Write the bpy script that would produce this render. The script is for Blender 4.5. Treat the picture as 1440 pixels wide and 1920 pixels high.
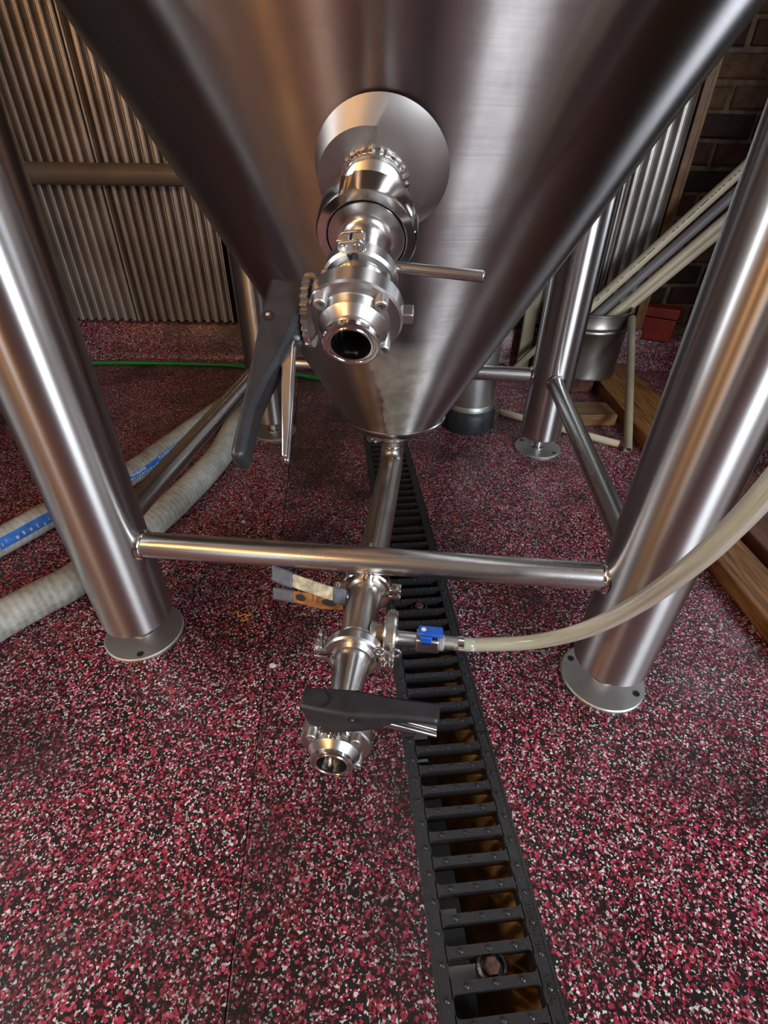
import bpy, math, random
from math import sin, cos, pi, radians as RAD
from mathutils import Vector as V, Matrix

random.seed(7)
for o in list(bpy.data.objects):
    bpy.data.objects.remove(o)
scene = bpy.context.scene
COL = scene.collection

# ------------------------------------------------------------------ camera
CAM_H, PITCH, ROLL, FPX = 0.73, 0.6249, 0.0141, 938.6
Fw = V((0, cos(PITCH), -sin(PITCH))); R0 = V((1, 0, 0)); U0 = V((0, sin(PITCH), cos(PITCH)))
Rw = R0 * cos(ROLL) + U0 * sin(ROLL); Uw = -R0 * sin(ROLL) + U0 * cos(ROLL)
cam_data = bpy.data.cameras.new('camera')
cam = bpy.data.objects.new('camera', cam_data); COL.objects.link(cam)
m = Matrix((Rw, Uw, -Fw)).transposed().to_4x4(); m.translation = (0, 0, CAM_H)
cam.matrix_world = m
cam_data.sensor_fit = 'VERTICAL'; cam_data.sensor_height = 24.0
cam_data.lens = FPX / 1920 * 24.0
cam_data.clip_start = 0.01
scene.camera = cam

# ------------------------------------------------------------------ world, lights, exposure
world = bpy.data.worlds.new('world'); scene.world = world
world.use_nodes = True
world.node_tree.nodes['Background'].inputs[0].default_value = (0.55, 0.6, 0.7, 1)
world.node_tree.nodes['Background'].inputs[1].default_value = 0.02

def area_light(name, loc, target, sx, sy, power, color):
    d = bpy.data.lights.new(name, 'AREA'); d.shape = 'RECTANGLE'; d.size = sx; d.size_y = sy
    d.energy = power; d.color = color
    o = bpy.data.objects.new(name, d); COL.objects.link(o); o.location = loc
    o.rotation_euler = (V(target) - V(loc)).to_track_quat('-Z', 'Y').to_euler()
    return o
# daylight through the windows of the front, right and left walls
area_light('window_daylight', (2.45, -2.62, 1.75), (2.45, 2, 1.5), 1.5, 1.5, 120, (0.84, 0.92, 1.0))
area_light('window_daylight', (3.38, -0.9, 1.75), (0, -0.9, 1.5), 0.8, 1.5, 13, (0.84, 0.92, 1.0))
area_light('window_daylight', (-1.72, -2.62, 1.15), (-1.72, 2, 1.0), 0.45, 1.9, 4.5, (0.84, 0.92, 1.0))
area_light('window_daylight', (1.405, 1.35, 1.05), (0, 1.35, 1.0), 0.28, 1.0, 1.8, (0.80, 0.88, 1.0))  # added fill light in the added right wall, brightens the cone's right edge
area_light('window_daylight', (-2.52, 0.25, 1.75), (2, 0.25, 1.5), 0.26, 1.3, 22, (0.90, 0.95, 1.0))
# warm hanging bulbs
for lx, ly, lz in ((-1.2, -1.45, 1.75), (-1.75, -0.95, 1.75), (-2.1, -0.25, 1.75)):
    d = bpy.data.lights.new('warm_bulb', 'POINT'); d.energy = 21 if lx > -2 else 6; d.color = (1.0, 0.52, 0.17)
    d.shadow_soft_size = 0.045
    o = bpy.data.objects.new('warm_bulb', d); COL.objects.link(o); o.location = (lx, ly, lz)

vs = scene.view_settings
vs.view_transform = 'Standard'; vs.look = 'None'; vs.gamma = 1.0; vs.use_curve_mapping = False
vs.exposure = 0.8

# ------------------------------------------------------------------ mesh helpers
class MB:
    def __init__(s): s.v = []; s.f = []; s.uv = []
    def add(s, vs_, fs):
        n = len(s.v); s.v += [V(p) for p in vs_]; s.f += [tuple(i + n for i in f) for f in fs]; return s
    def box(s, lo, hi, M=None):
        (a, b, c), (d, e, f) = lo, hi
        p = [V((x, y, z)) for z in (c, f) for y in (b, e) for x in (a, d)]
        if M: p = [M @ q for q in p]
        return s.add(p, [(0, 2, 3, 1), (4, 5, 7, 6), (0, 1, 5, 4), (2, 6, 7, 3), (0, 4, 6, 2), (1, 3, 7, 5)])
    def cyl(s, p, q, r, r2=None, n=24, caps=True):
        p, q = V(p), V(q); r2 = r if r2 is None else r2
        z = (q - p).normalized(); x = z.orthogonal().normalized(); y = z.cross(x)
        pts = [c + (x * cos(2 * pi * i / n) + y * sin(2 * pi * i / n)) * rr for c, rr in ((p, r), (q, r2)) for i in range(n)]
        fs = [(i, (i + 1) % n, n + (i + 1) % n, n + i) for i in range(n)]
        if caps: fs += [tuple(range(n - 1, -1, -1)), tuple(range(n, 2 * n))]
        return s.add(pts, fs)
    def lathe(s, M, prof, n=48, a0=0.0, a1=2 * pi, closed=False):
        full = abs(a1 - a0 - 2 * pi) < 1e-6; k = len(prof); cols = n if full else n + 1
        pts = []
        for i in range(cols):
            a = a0 + (a1 - a0) * i / n
            for r, z in prof: pts.append(M @ V((r * cos(a), r * sin(a), z)))
        fs = []
        for i in range(n):
            j = (i + 1) % cols
            for t in range(k if closed else k - 1):
                t2 = (t + 1) % k
                fs.append((i * k + t, j * k + t, j * k + t2, i * k + t2))
        if closed and not full:
            fs.append(tuple(range(k - 1, -1, -1))); fs.append(tuple((cols - 1) * k + t for t in range(k)))
        return s.add(pts, fs)
    def prism(s, poly, M, lo, hi):            # polygon in local X,Z, extruded along local Y
        n = len(poly)
        pts = [M @ V((x, lo, z)) for x, z in poly] + [M @ V((x, hi, z)) for x, z in poly]
        fs = [tuple(range(n)), tuple(range(2 * n - 1, n - 1, -1))]
        fs += [(i, n + i, n + (i + 1) % n, (i + 1) % n) for i in range(n)]
        return s.add(pts, fs)
    def tube(s, path, r, n=16, caps=True):
        P = [V(p) for p in path]; k = len(P); rs = r if isinstance(r, (list, tuple)) else [r] * k
        t0 = (P[1] - P[0]).normalized(); up = V((0, 0, 1)) if abs(t0.z) < 0.95 else V((0, 1, 0))
        x = t0.cross(up).normalized(); base = len(s.v); L = 0
        for i in range(k):
            t = (P[min(i + 1, k - 1)] - P[max(i - 1, 0)]).normalized()
            x = (x - t * x.dot(t)).normalized(); y = t.cross(x)
            if i: L += (P[i] - P[i - 1]).length
            for j in range(n + 1):
                a = 2 * pi * j / n; s.v.append(P[i] + (x * cos(a) + y * sin(a)) * rs[i]); s.uv.append((L, j / n))
        for i in range(k - 1):
            for j in range(n):
                a = base + i * (n + 1) + j
                s.f.append((a, a + n + 1, a + n + 2, a + 1))
        if caps:
            for i in (0, k - 1):
                c = len(s.v); s.v.append(P[i]); s.uv.append((0, 0)); b = base + i * (n + 1)
                for j in range(n):
                    s.f.append((c, b + j + (1 if i else 0), b + j + (0 if i else 1)) if True else None)
        return s

LOC = {}
def empty(name, loc, label=None, cat=None, group=None, kind=None):
    o = bpy.data.objects.new(name, None); COL.objects.link(o); o.location = loc; o.empty_display_size = 0.05
    LOC[o.name] = V(loc); return tag(o, label, cat, group, kind)
def tag(o, label=None, cat=None, group=None, kind=None):
    if label: o['label'] = label
    if cat: o['category'] = cat
    if group: o['group'] = group
    if kind: o['kind'] = kind
    return o
def world_of(o):
    p = V((0, 0, 0))
    while o is not None: p += o.location; o = o.parent
    return p
def obj(name, mb, mat, parent=None, origin=None, sharp=35, bevel=0, smooth=True, label=None):
    off = V(origin) if origin is not None else (world_of(parent) if parent else V((0, 0, 0)))
    me = bpy.data.meshes.new(name)
    me.from_pydata([tuple(p - off) for p in mb.v], [], mb.f)
    if mb.uv and len(mb.uv) == len(mb.v):
        uvl = me.uv_layers.new(name='UVMap')
        for lp in me.loops: uvl.data[lp.index].uv = mb.uv[lp.vertex_index]
    if smooth:
        me.polygons.foreach_set('use_smooth', [True] * len(me.polygons)); me.set_sharp_from_angle(angle=RAD(sharp))
    me.materials.append(mat)
    o = bpy.data.objects.new(name, me); COL.objects.link(o)
    if parent:
        o.parent = parent; o.location = off - world_of(parent)
    else: o.location = off
    if bevel:
        b = o.modifiers.new('bevel', 'BEVEL'); b.width = bevel; b.segments = 2; b.limit_method = 'ANGLE'; b.angle_limit = RAD(40)
    if label: o['label'] = label
    return o
def frame(o, z, x):
    z = V(z).normalized(); x = V(x); x = (x - z * x.dot(z)).normalized(); y = z.cross(x)
    M = Matrix((x, y, z)).transposed().to_4x4(); M.translation = V(o); return M
def spline(pts, k=8):
    P = [V(p) for p in pts]; P = [P[0] * 2 - P[1]] + P + [P[-1] * 2 - P[-2]]; out = []
    for i in range(1, len(P) - 2):
        a, b, c, d = P[i - 1:i + 3]
        for j in range(k):
            t = j / k
            out.append(0.5 * (2 * b + (c - a) * t + (2 * a - 5 * b + 4 * c - d) * t * t + (3 * b - a - 3 * c + d) * t ** 3))
    out.append(P[-2]); return out

# ------------------------------------------------------------------ materials
def mat(name):
    m_ = bpy.data.materials.new(name); m_.use_nodes = True
    nt = m_.node_tree; b = nt.nodes['Principled BSDF']; return m_, nt, b
def nd(nt, t, **kw):
    n = nt.nodes.new(t)
    for k, v_ in kw.items():
        if k.startswith('i_'): n.inputs[k[2:].replace('_', ' ')].default_value = v_
        else: setattr(n, k, v_)
    return n
def ramp(nt, fac, stops, interp='LINEAR'):
    r = nt.nodes.new('ShaderNodeValToRGB'); cr = r.color_ramp; cr.interpolation = interp
    while len(cr.elements) < len(stops): cr.elements.new(0.5)
    for e, (p, c) in zip(cr.elements, stops): e.position = p; e.color = (*c, 1) if len(c) == 3 else c
    nt.links.new(fac, r.inputs[0]); return r.outputs[0]
def mth(nt, op, a, b=None, clamp=False):
    n = nt.nodes.new('ShaderNodeMath'); n.operation = op; n.use_clamp = clamp
    for i, q in enumerate((a, b)):
        if q is None: continue
        if isinstance(q, (int, float)): n.inputs[i].default_value = q
        else: nt.links.new(q, n.inputs[i])
    return n.outputs[0]
def mixc(nt, fac, a, b):
    n = nt.nodes.new('ShaderNodeMix'); n.data_type = 'RGBA'
    for s, q in ((n.inputs[0], fac), (n.inputs[6], a), (n.inputs[7], b)):
        if isinstance(q, tuple): s.default_value = (*q, 1)
        elif isinstance(q, (int, float)): s.default_value = q
        else: nt.links.new(q, s)
    return n.outputs[2]
def coords(nt, scale=(1, 1, 1), kind='Object'):
    tc = nt.nodes.new('ShaderNodeTexCoord'); mp = nt.nodes.new('ShaderNodeMapping'); mp.inputs['Scale'].default_value = scale
    nt.links.new(tc.outputs[kind], mp.inputs[0]); return mp.outputs[0]
def noise(nt, vec, scale, detail=3, rough=0.5):
    n = nt.nodes.new('ShaderNodeTexNoise'); n.inputs['Scale'].default_value = scale
    n.inputs['Detail'].default_value = detail; n.inputs['Roughness'].default_value = rough
    nt.links.new(vec, n.inputs['Vector']); return n.outputs[0]
def bump(nt, b, h, strength=0.2, dist=0.002):
    n = nt.nodes.new('ShaderNodeBump'); n.inputs['Strength'].default_value = strength; n.inputs['Distance'].default_value = dist
    nt.links.new(h, n.inputs['Height']); nt.links.new(n.outputs[0], b.inputs['Normal']); return n

def steel(name, col=(0.62, 0.6, 0.585), rough=0.28, aniso=0.0, brush=None, dirt=0.25, var=0.08, dirtcol=(0.3, 0.26, 0.22), streak=0.0):
    m_, nt, b = mat(name)
    b.inputs['Metallic'].default_value = 1
    c1 = noise(nt, coords(nt), 14, 4); c2 = noise(nt, coords(nt, brush or (1, 1, 1)), 6 if brush else 60, 4, 0.6)
    base = mixc(nt, mth(nt, 'MULTIPLY', ramp(nt, c1, [(0.5, (0, 0, 0)), (0.75, (1, 1, 1))]), dirt), col, dirtcol)
    nt.links.new(base, b.inputs['Base Color'])
    r = mth(nt, 'ADD', mth(nt, 'MULTIPLY', mth(nt, 'SUBTRACT', c2, 0.5), var * 2), rough)
    if streak:          # wipe marks running down the surface
        c3 = noise(nt, coords(nt, (16, 16, 1.2)), 1.0, 5, 0.6)
        r = mth(nt, 'ADD', r, mth(nt, 'MULTIPLY', mth(nt, 'SUBTRACT', c3, 0.5), streak))
        base = mixc(nt, mth(nt, 'MULTIPLY', ramp(nt, c3, [(0.45, (0, 0, 0)), (0.7, (1, 1, 1))]), streak * 1.5), base, tuple(q * 1.35 for q in col))
        nt.links.new(base, b.inputs['Base Color'])
    r = mth(nt, 'ADD', r, mth(nt, 'MULTIPLY', mth(nt, 'SUBTRACT', c1, 0.5), var), True)
    nt.links.new(r, b.inputs['Roughness'])
    if aniso:
        b.inputs['Anisotropic'].default_value = aniso; b.inputs['Anisotropic Rotation'].default_value = 0.25
        t = nd(nt, 'ShaderNodeTangent', direction_type='RADIAL', axis='Z'); nt.links.new(t.outputs[0], b.inputs['Tangent'])
    if brush: bump(nt, b, c2, 0.03, 0.0003)
    return m_
S_LEG = steel('brushed_steel_leg', (0.52, 0.51, 0.50), 0.34, 0.95, (2, 2, 160), 0.10, 0.05, streak=0.04)
S_CONE = steel('brushed_steel_cone', (0.41, 0.38, 0.37), 0.34, 1.0, (1.5, 1.5, 90), 0.20, 0.05, streak=0.22)
S_FOOT = steel('dull_steel_foot', (0.55, 0.54, 0.52), 0.5, 0, None, 0.4, 0.03)
S_BOSS = steel('satin_steel_boss', (0.38, 0.36, 0.35), 0.46, 0, None, 0.15, 0.04)
S_BAR = steel('satin_steel_bar', (0.58, 0.565, 0.55), 0.27, 0, None, 0.10, 0.012)
S_DULL = steel('weathered_steel_pipe', (0.48, 0.445, 0.41), 0.34, 0, None, 0.5, 0.02, (0.28, 0.21, 0.15))
S_POL = steel('polished_steel', (0.68, 0.66, 0.64), 0.15, 0, None, 0.06, 0.02)
S_CAST = steel('cast_steel', (0.60, 0.59, 0.58), 0.30, 0, None, 0.10, 0.04)
S_BRASS = steel('yellowed_steel', (0.52, 0.42, 0.27), 0.3, 0, None, 0.2, 0.04)
S_ALU = steel('worn_aluminium', (0.50, 0.50, 0.49), 0.45, 0, None, 0.35, 0.06)
S_GALV = steel('galvanised_sheet', (0.36, 0.34, 0.31), 0.36, 0, None, 0.3, 0.05)

def plain(name, col, rough=0.5, var=0.15, nscale=20, spec=0.5, bmp=0.0, bscale=120):
    m_, nt, b = mat(name)
    n = noise(nt, coords(nt), nscale, 4)
    dark = tuple(c * (1 - var) for c in col); light = tuple(min(1, c * (1 + var)) for c in col)
    nt.links.new(ramp(nt, n, [(0.3, dark), (0.7, light)]), b.inputs['Base Color'])
    b.inputs['Roughness'].default_value = rough; b.inputs['Specular IOR Level'].default_value = spec
    if bmp: bump(nt, b, noise(nt, coords(nt), bscale, 3), bmp, 0.001)
    return m_
M_BLACK = plain('black_plastic', (0.022, 0.022, 0.025), 0.42, 0.3, 60, 0.5, 0.15, 900)
M_DARKHOLE = plain('dark_recess', (0.006, 0.006, 0.006), 0.6)
M_VINYL = plain('grey_vinyl_grip', (0.085, 0.10, 0.13), 0.45, 0.25, 80)
M_BLUE = plain('blue_plastic', (0.012, 0.10, 0.52), 0.35, 0.12, 60)
M_BLUEPRINT = plain('blue_print', (0.02, 0.13, 0.46), 0.55, 0.35, 60)
M_WHITEPRINT = plain('white_print', (0.75, 0.78, 0.8), 0.5, 0.1)
M_BLACKPRINT = plain('black_print', (0.02, 0.02, 0.02), 0.6)
M_GREEN = plain('green_rubber', (0.01, 0.22, 0.05), 0.4)
M_RED = plain('red_plastic', (0.26, 0.022, 0.012), 0.45, 0.3, 12)
M_PVC = plain('cream_pvc', (0.62, 0.52, 0.36), 0.4, 0.1, 10)
M_PVCGREY = plain('grey_pvc', (0.20, 0.18, 0.18), 0.45, 0.15, 10)
M_PVCOLD = plain('yellowed_pvc', (0.24, 0.20, 0.13), 0.5, 0.2, 12)
M_RUBBER = plain('black_rubber_boot', (0.02, 0.022, 0.028), 0.5, 0.4, 40, 0.5, 0.3, 150)
M_TRENCH = plain('wet_black_channel', (0.012, 0.012, 0.012), 0.3, 0.4, 15)
M_MUD = plain('rusty_sediment', (0.20, 0.095, 0.03), 0.3, 0.6, 30, 0.5, 0.6, 60)
M_MORTAR = plain('dirty_mortar', (0.14, 0.10, 0.065), 0.9, 0.5, 30, 0.2, 0.8, 60)
M_BACKING = plain('dark_wall_backing', (0.02, 0.018, 0.016), 0.9)
M_CEIL = plain('painted_ceiling', (0.20, 0.185, 0.17), 0.9)
M_ROOM = plain('brown_room_wall', (0.09, 0.07, 0.06), 0.8)
M_TRIM = plain('orange_wood_trim', (0.17, 0.075, 0.022), 0.5, 0.4, 25)
M_RAIL = plain('grey_painted_pipe', (0.22, 0.19, 0.165), 0.45, 0.2, 8)
M_GLASS, _nt, _b = mat('window_glass'); _b.inputs['Transmission Weight'].default_value = 1.0; _b.inputs['Roughness'].default_value = 0.02
M_SHRED = plain('orange_shred', (0.75, 0.33, 0.05), 0.5)
M_BIT = plain('pale_scrap', (0.6, 0.6, 0.58), 0.6)

def make_rubber(name='speckled_rubber', grime=0.75, lo=0.50, hi=0.68):
    m_, nt, b = mat(name); co = coords(nt)
    nz = nt.nodes.new('ShaderNodeTexNoise'); nz.inputs['Scale'].default_value = 300; nz.inputs['Detail'].default_value = 2
    nt.links.new(co, nz.inputs['Vector'])
    sc = nt.nodes.new('ShaderNodeVectorMath'); sc.operation = 'MULTIPLY_ADD'
    nt.links.new(nz.outputs['Color'], sc.inputs[0]); sc.inputs[1].default_value = (0.0042,) * 3; nt.links.new(co, sc.inputs[2])
    vec = sc.outputs[0]
    def vor(scale, off):
        ad = nt.nodes.new('ShaderNodeVectorMath'); ad.operation = 'ADD'; ad.inputs[1].default_value = (off, off * 0.7, off * 0.3)
        nt.links.new(vec, ad.inputs[0])
        v_ = nt.nodes.new('ShaderNodeTexVoronoi'); v_.inputs['Scale'].default_value = scale
        nt.links.new(ad.outputs[0], v_.inputs['Vector'])
        sp = nt.nodes.new('ShaderNodeSeparateColor'); nt.links.new(v_.outputs['Color'], sp.inputs[0]); return sp.outputs
    big = noise(nt, co, 2.6, 3); mid = noise(nt, co, 9, 3)
    a = vor(300, 0.0); c = vor(390, 3.1); d = vor(560, 7.7)
    dens = mth(nt, 'ADD', mth(nt, 'MULTIPLY', big, 0.55), mth(nt, 'MULTIPLY', mid, 0.35))     # about 0.45
    redm = mth(nt, 'GREATER_THAN', mth(nt, 'ADD', a[0], mth(nt, 'MULTIPLY', dens, 0.7)), 1.03)
    redm2 = mth(nt, 'GREATER_THAN', mth(nt, 'ADD', c[2], mth(nt, 'MULTIPLY', dens, 0.3)), 0.98)
    redc = ramp(nt, a[1], [(0.0, (0.10, 0.010, 0.016)), (0.4, (0.28, 0.022, 0.042)), (0.75, (0.48, 0.048, 0.095)), (1.0, (0.60, 0.11, 0.17))])
    whm = mth(nt, 'GREATER_THAN', c[0], 0.925); whm2 = mth(nt, 'GREATER_THAN', d[0], 0.945)
    whc = ramp(nt, c[1], [(0.0, (0.30, 0.29, 0.28)), (0.5, (0.62, 0.61, 0.60)), (1.0, (0.80, 0.80, 0.80))])
    blk = ramp(nt, d[1], [(0.0, (0.006, 0.005, 0.006)), (1.0, (0.024, 0.016, 0.018))])
    col = mixc(nt, redm2, blk, redc); col = mixc(nt, redm, col, redc)
    col = mixc(nt, whm2, col, whc); col = mixc(nt, whm, col, whc)
    # grime: dark stain patches with their own shape
    gr = ramp(nt, noise(nt, co, 4.3, 6, 0.65), [(lo, (0, 0, 0)), (hi, (1, 1, 1))])
    col = mixc(nt, mth(nt, 'MULTIPLY', gr, grime), col, (0.014, 0.009, 0.008))
    nt.links.new(col, b.inputs['Base Color'])
    nt.links.new(ramp(nt, mid, [(0.3, (0.27,) * 3), (0.7, (0.48,) * 3)]), b.inputs['Roughness'])
    b.inputs['Specular IOR Level'].default_value = 0.38
    bump(nt, b, a[2], 0.12, 0.0012)
    return m_
M_FLOOR = make_rubber()
M_FLOORDIRTY = make_rubber('grimy_speckled_rubber', 0.8, 0.38, 0.60)

def make_iron():
    m_, nt, b = mat('wet_cast_iron'); co = coords(nt)
    n = noise(nt, co, 260, 4); sp = ramp(nt, noise(nt, co, 420, 2), [(0.66, (0, 0, 0)), (0.74, (1, 1, 1))])
    col = mixc(nt, mth(nt, 'MULTIPLY', sp, 0.5), (0.017, 0.017, 0.019), (0.30, 0.30, 0.30))
    nt.links.new(col, b.inputs['Base Color']); b.inputs['Roughness'].default_value = 0.33
    b.inputs['Specular IOR Level'].default_value = 0.7
    bump(nt, b, n, 0.5, 0.0015); return m_
M_IRON = make_iron()
M_RUST = plain('rusty_bolt', (0.07, 0.032, 0.024), 0.7, 0.5, 200, 0.4, 0.6, 400)
M_RUSTARM = plain('rusty_orange_steel', (0.30, 0.11, 0.03), 0.55, 0.6, 70, 0.5, 0.4, 300)
M_CREAMARM = plain('peeling_cream_paint', (0.42, 0.38, 0.26), 0.55, 0.5, 90, 0.4, 0.4, 300)

def make_corr():
    m_, nt, b = mat('corrugated_galvanised'); co = coords(nt)
    b.inputs['Metallic'].default_value = 0.8
    n = noise(nt, co, 5, 5, 0.6); sp = ramp(nt, noise(nt, co, 120, 2), [(0.70, (0, 0, 0)), (0.76, (1, 1, 1))])
    col = ramp(nt, n, [(0.3, (0.36, 0.31, 0.27)), (0.7, (0.58, 0.55, 0.52))])
    col = mixc(nt, mth(nt, 'MULTIPLY', sp, 0.7), col, (0.03, 0.02, 0.015))
    nt.links.new(col, b.inputs['Base Color']); b.inputs['Roughness'].default_value = 0.40; return m_
M_CORR = make_corr()

def make_brick():
    m_, nt, b = mat('old_brick'); co = coords(nt)
    oi = nt.nodes.new('ShaderNodeObjectInfo')
    base = ramp(nt, oi.outputs['Random'], [(0.0, (0.018, 0.010, 0.008)), (0.35, (0.05, 0.018, 0.012)), (0.7, (0.09, 0.028, 0.016)), (1.0, (0.17, 0.085, 0.035))])
    n = ramp(nt, noise(nt, co, 22, 5, 0.7), [(0.35, (0.35,) * 3), (0.7, (1, 1, 1))])
    mx = nt.nodes.new('ShaderNodeMix'); mx.data_type = 'RGBA'; mx.blend_type = 'MULTIPLY'; mx.inputs[0].default_value = 1
    nt.links.new(base, mx.inputs[6]); nt.links.new(n, mx.inputs[7]); nt.links.new(mx.outputs[2], b.inputs['Base Color'])
    b.inputs['Roughness'].default_value = 0.85; bump(nt, b, noise(nt, co, 70, 4), 0.7, 0.004); return m_
M_BRICK = make_brick()

def make_wood(name, c0, c1, c2, stretch):
    m_, nt, b = mat(name); co = coords(nt, stretch)
    n = noise(nt, co, 9, 6, 0.65)
    nt.links.new(ramp(nt, n, [(0.30, c0), (0.5, c1), (0.72, c2)]), b.inputs['Base Color'])
    b.inputs['Roughness'].default_value = 0.55; bump(nt, b, n, 0.4, 0.002); return m_
M_WOOD = make_wood('oiled_lumber', (0.05, 0.018, 0.006), (0.21, 0.085, 0.02), (0.36, 0.17, 0.045), (13, 0.9, 13))
M_WOODRED = make_wood('reddish_lumber', (0.035, 0.012, 0.006), (0.11, 0.032, 0.014), (0.18, 0.06, 0.03), (6, 0.5, 6))
M_WOODX = make_wood('short_lumber', (0.05, 0.02, 0.008), (0.16, 0.07, 0.02), (0.26, 0.13, 0.04), (0.5, 6, 6))

def make_hose(name, c0, c1):
    m_, nt, b = mat(name)
    uv = nt.nodes.new('ShaderNodeUVMap'); sx = nt.nodes.new('ShaderNodeSeparateXYZ'); nt.links.new(uv.outputs[0], sx.inputs[0])
    ph = mth(nt, 'ADD', mth(nt, 'MULTIPLY', sx.outputs[0], 2 * pi / 0.013), mth(nt, 'MULTIPLY', sx.outputs[1], 2 * pi))
    sn = mth(nt, 'SINE', ph); n = noise(nt, coords(nt), 45, 5, 0.65); n2 = noise(nt, coords(nt), 7, 3)
    f = mth(nt, 'ADD', mth(nt, 'MULTIPLY', sn, 0.035), mth(nt, 'ADD', mth(nt, 'MULTIPLY', n, 0.5), mth(nt, 'MULTIPLY', n2, 0.5)))
    nt.links.new(ramp(nt, f, [(0.3, c0), (0.62, c1)]), b.inputs['Base Color'])
    b.inputs['Roughness'].default_value = 0.6; bump(nt, b, mth(nt, 'ADD', mth(nt, 'MULTIPLY', sn, 0.5), n), 0.12, 0.0006); return m_
M_HOSE = make_hose('ribbed_transfer_hose', (0.17, 0.155, 0.12), (0.46, 0.47, 0.43))

def make_clear():
    m_, nt, b = mat('yellowed_clear_tube'); b.inputs['Base Color'].default_value = (0.70, 0.72, 0.58, 1)
    b.inputs['Roughness'].default_value = 0.16; b.inputs['Transmission Weight'].default_value = 0.55
    b.inputs['Subsurface Weight'].default_value = 0.3; b.inputs['Subsurface Radius'].default_value = (0.01, 0.01, 0.006); b.inputs['IOR'].default_value = 1.4
    b.inputs['Subsurface Scale'].default_value = 0.6
    return m_
M_TUBE = make_clear()

def add_stain(m_, centre_x):
    """dried yeast run-off below the racking port, with its own ragged outline (object space of the cone)"""
    nt = m_.node_tree; b = nt.nodes['Principled BSDF']; co = coords(nt)
    sx = nt.nodes.new('ShaderNodeSeparateXYZ'); nt.links.new(co, sx.inputs[0])
    wob = mth(nt, 'MULTIPLY', mth(nt, 'SUBTRACT', noise(nt, co, 28, 5, 0.6), 0.5), 0.045)
    dx = mth(nt, 'ABSOLUTE', mth(nt, 'ADD', mth(nt, 'SUBTRACT', sx.outputs[0], centre_x), wob))
    half = mth(nt, 'ADD', mth(nt, 'MULTIPLY', mth(nt, 'SUBTRACT', sx.outputs[2], 0.28), 0.13), 0.022)
    k = mth(nt, 'MULTIPLY', mth(nt, 'SUBTRACT', half, dx), 130, True)
    front = mth(nt, 'LESS_THAN', sx.outputs[1], -0.02)
    low = mth(nt, 'MULTIPLY', mth(nt, 'SUBTRACT', 0.50, sx.outputs[2]), 25, True)
    k = mth(nt, 'MULTIPLY', mth(nt, 'MULTIPLY', k, front), low)
    col = b.inputs['Base Color'].links[0].from_socket; rg = b.inputs['Roughness'].links[0].from_socket
    sc = ramp(nt, noise(nt, co, 40, 5, 0.6), [(0.3, (0.26, 0.235, 0.19)), (0.7, (0.46, 0.43, 0.37))])
    nt.links.new(mixc(nt, mth(nt, 'MULTIPLY', k, 0.9), col, sc), b.inputs['Base Color'])
    r2 = mth(nt, 'ADD', rg, mth(nt, 'MULTIPLY', k, 0.12)); nt.links.new(r2, b.inputs['Roughness'])
    nt.links.new(mth(nt, 'SUBTRACT', 1.0, mth(nt, 'MULTIPLY', k, 0.6)), b.inputs['Metallic'])
add_stain(S_CONE, 0.004)

# ------------------------------------------------------------------ setting: floor, drain trench, walls
GS = -0.102                                       # drain line: x(y) = GX + GS*(y-.429)
def gx(y): return 0.0995 + GS * (y - 0.429)
GU = V((GS, 1, 0)).normalized(); GN = V((1, -GS, 0)).normalized()      # along / across the drain
HALFG = 0.0635
XL, XR, YF, YB = -2.6, 3.5, -2.7, 2.15
floor = empty('floor', (0, 0, 0), kind='structure')
floor['label'] = 'red, white and black speckled rubber floor'
def sheet(fx0, fx1, y0, y1, z=0.0, fm=None):
    mb = MB(); q = [(fx0(y0), y0), (fx1(y0), y0), (fx1(y1), y1), (fx0(y1), y1)]
    mb.add([(x, y, -0.012) for x, y in q] + [(x, y, z) for x, y in q],
           [(3, 2, 1, 0), (4, 5, 6, 7), (0, 1, 5, 4), (1, 2, 6, 5), (2, 3, 7, 6), (3, 0, 4, 7)])
    return obj('rubber_sheet', mb, fm or M_FLOOR, floor, bevel=0.0015)
hg = HALFG / GN.x
seam = lambda y: gx(y) - 0.2885
sheet(lambda y: XL, lambda y: seam(y) - 0.0006, YF, YB)
sheet(lambda y: seam(y) + 0.0004, lambda y: gx(y) - hg - 0.003, YF, YB, 0.0012, M_FLOORDIRTY)
sheet(lambda y: gx(y) + hg + 0.003, lambda y: XR, YF, YB)

# trench under the grate
tr = empty('drain_channel', (gx(0.7), 0.7, -0.12), 'black floor drain channel with rusty sediment under the iron grates', 'drain channel')
def gpt(s, t, z): # s along drain, t across
    o = V((gx(0), 0, 0)); o = o - GU * (o.dot(GU)); return o + GU * s + GN * t + V((0, 0, z))
def gbox(mb, s0, s1, t0, t1, z0, z1):
    p = [gpt(s, t, z) for z in (z0, z1) for s in (s0, s1) for t in (t0, t1)]
    return mb.add(p, [(0, 2, 3, 1), (4, 5, 7, 6), (0, 1, 5, 4), (2, 6, 7, 3), (0, 4, 6, 2), (1, 3, 7, 5)])
S0, S1 = -0.68, 2.02
mb = MB(); gbox(mb, S0, S1, -0.072, -0.056, -0.13, -0.03); gbox(mb, S0, S1, 0.056, 0.072, -0.13, -0.03); gbox(mb, S0, S1, -0.072, 0.072, -0.14, -0.125)
obj('channel_walls', mb, M_TRENCH, tr)
mb = MB()          # iron rebate the grates rest in
for sg in (-1, 1):
    gbox(mb, S0, S1, sg * 0.0655 - 0.0018, sg * 0.0655 + 0.0018, -0.04, 0.001)
obj('frame_angle', mb, M_IRON, tr)
mb = MB(); k = 140; rows = 7
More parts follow.
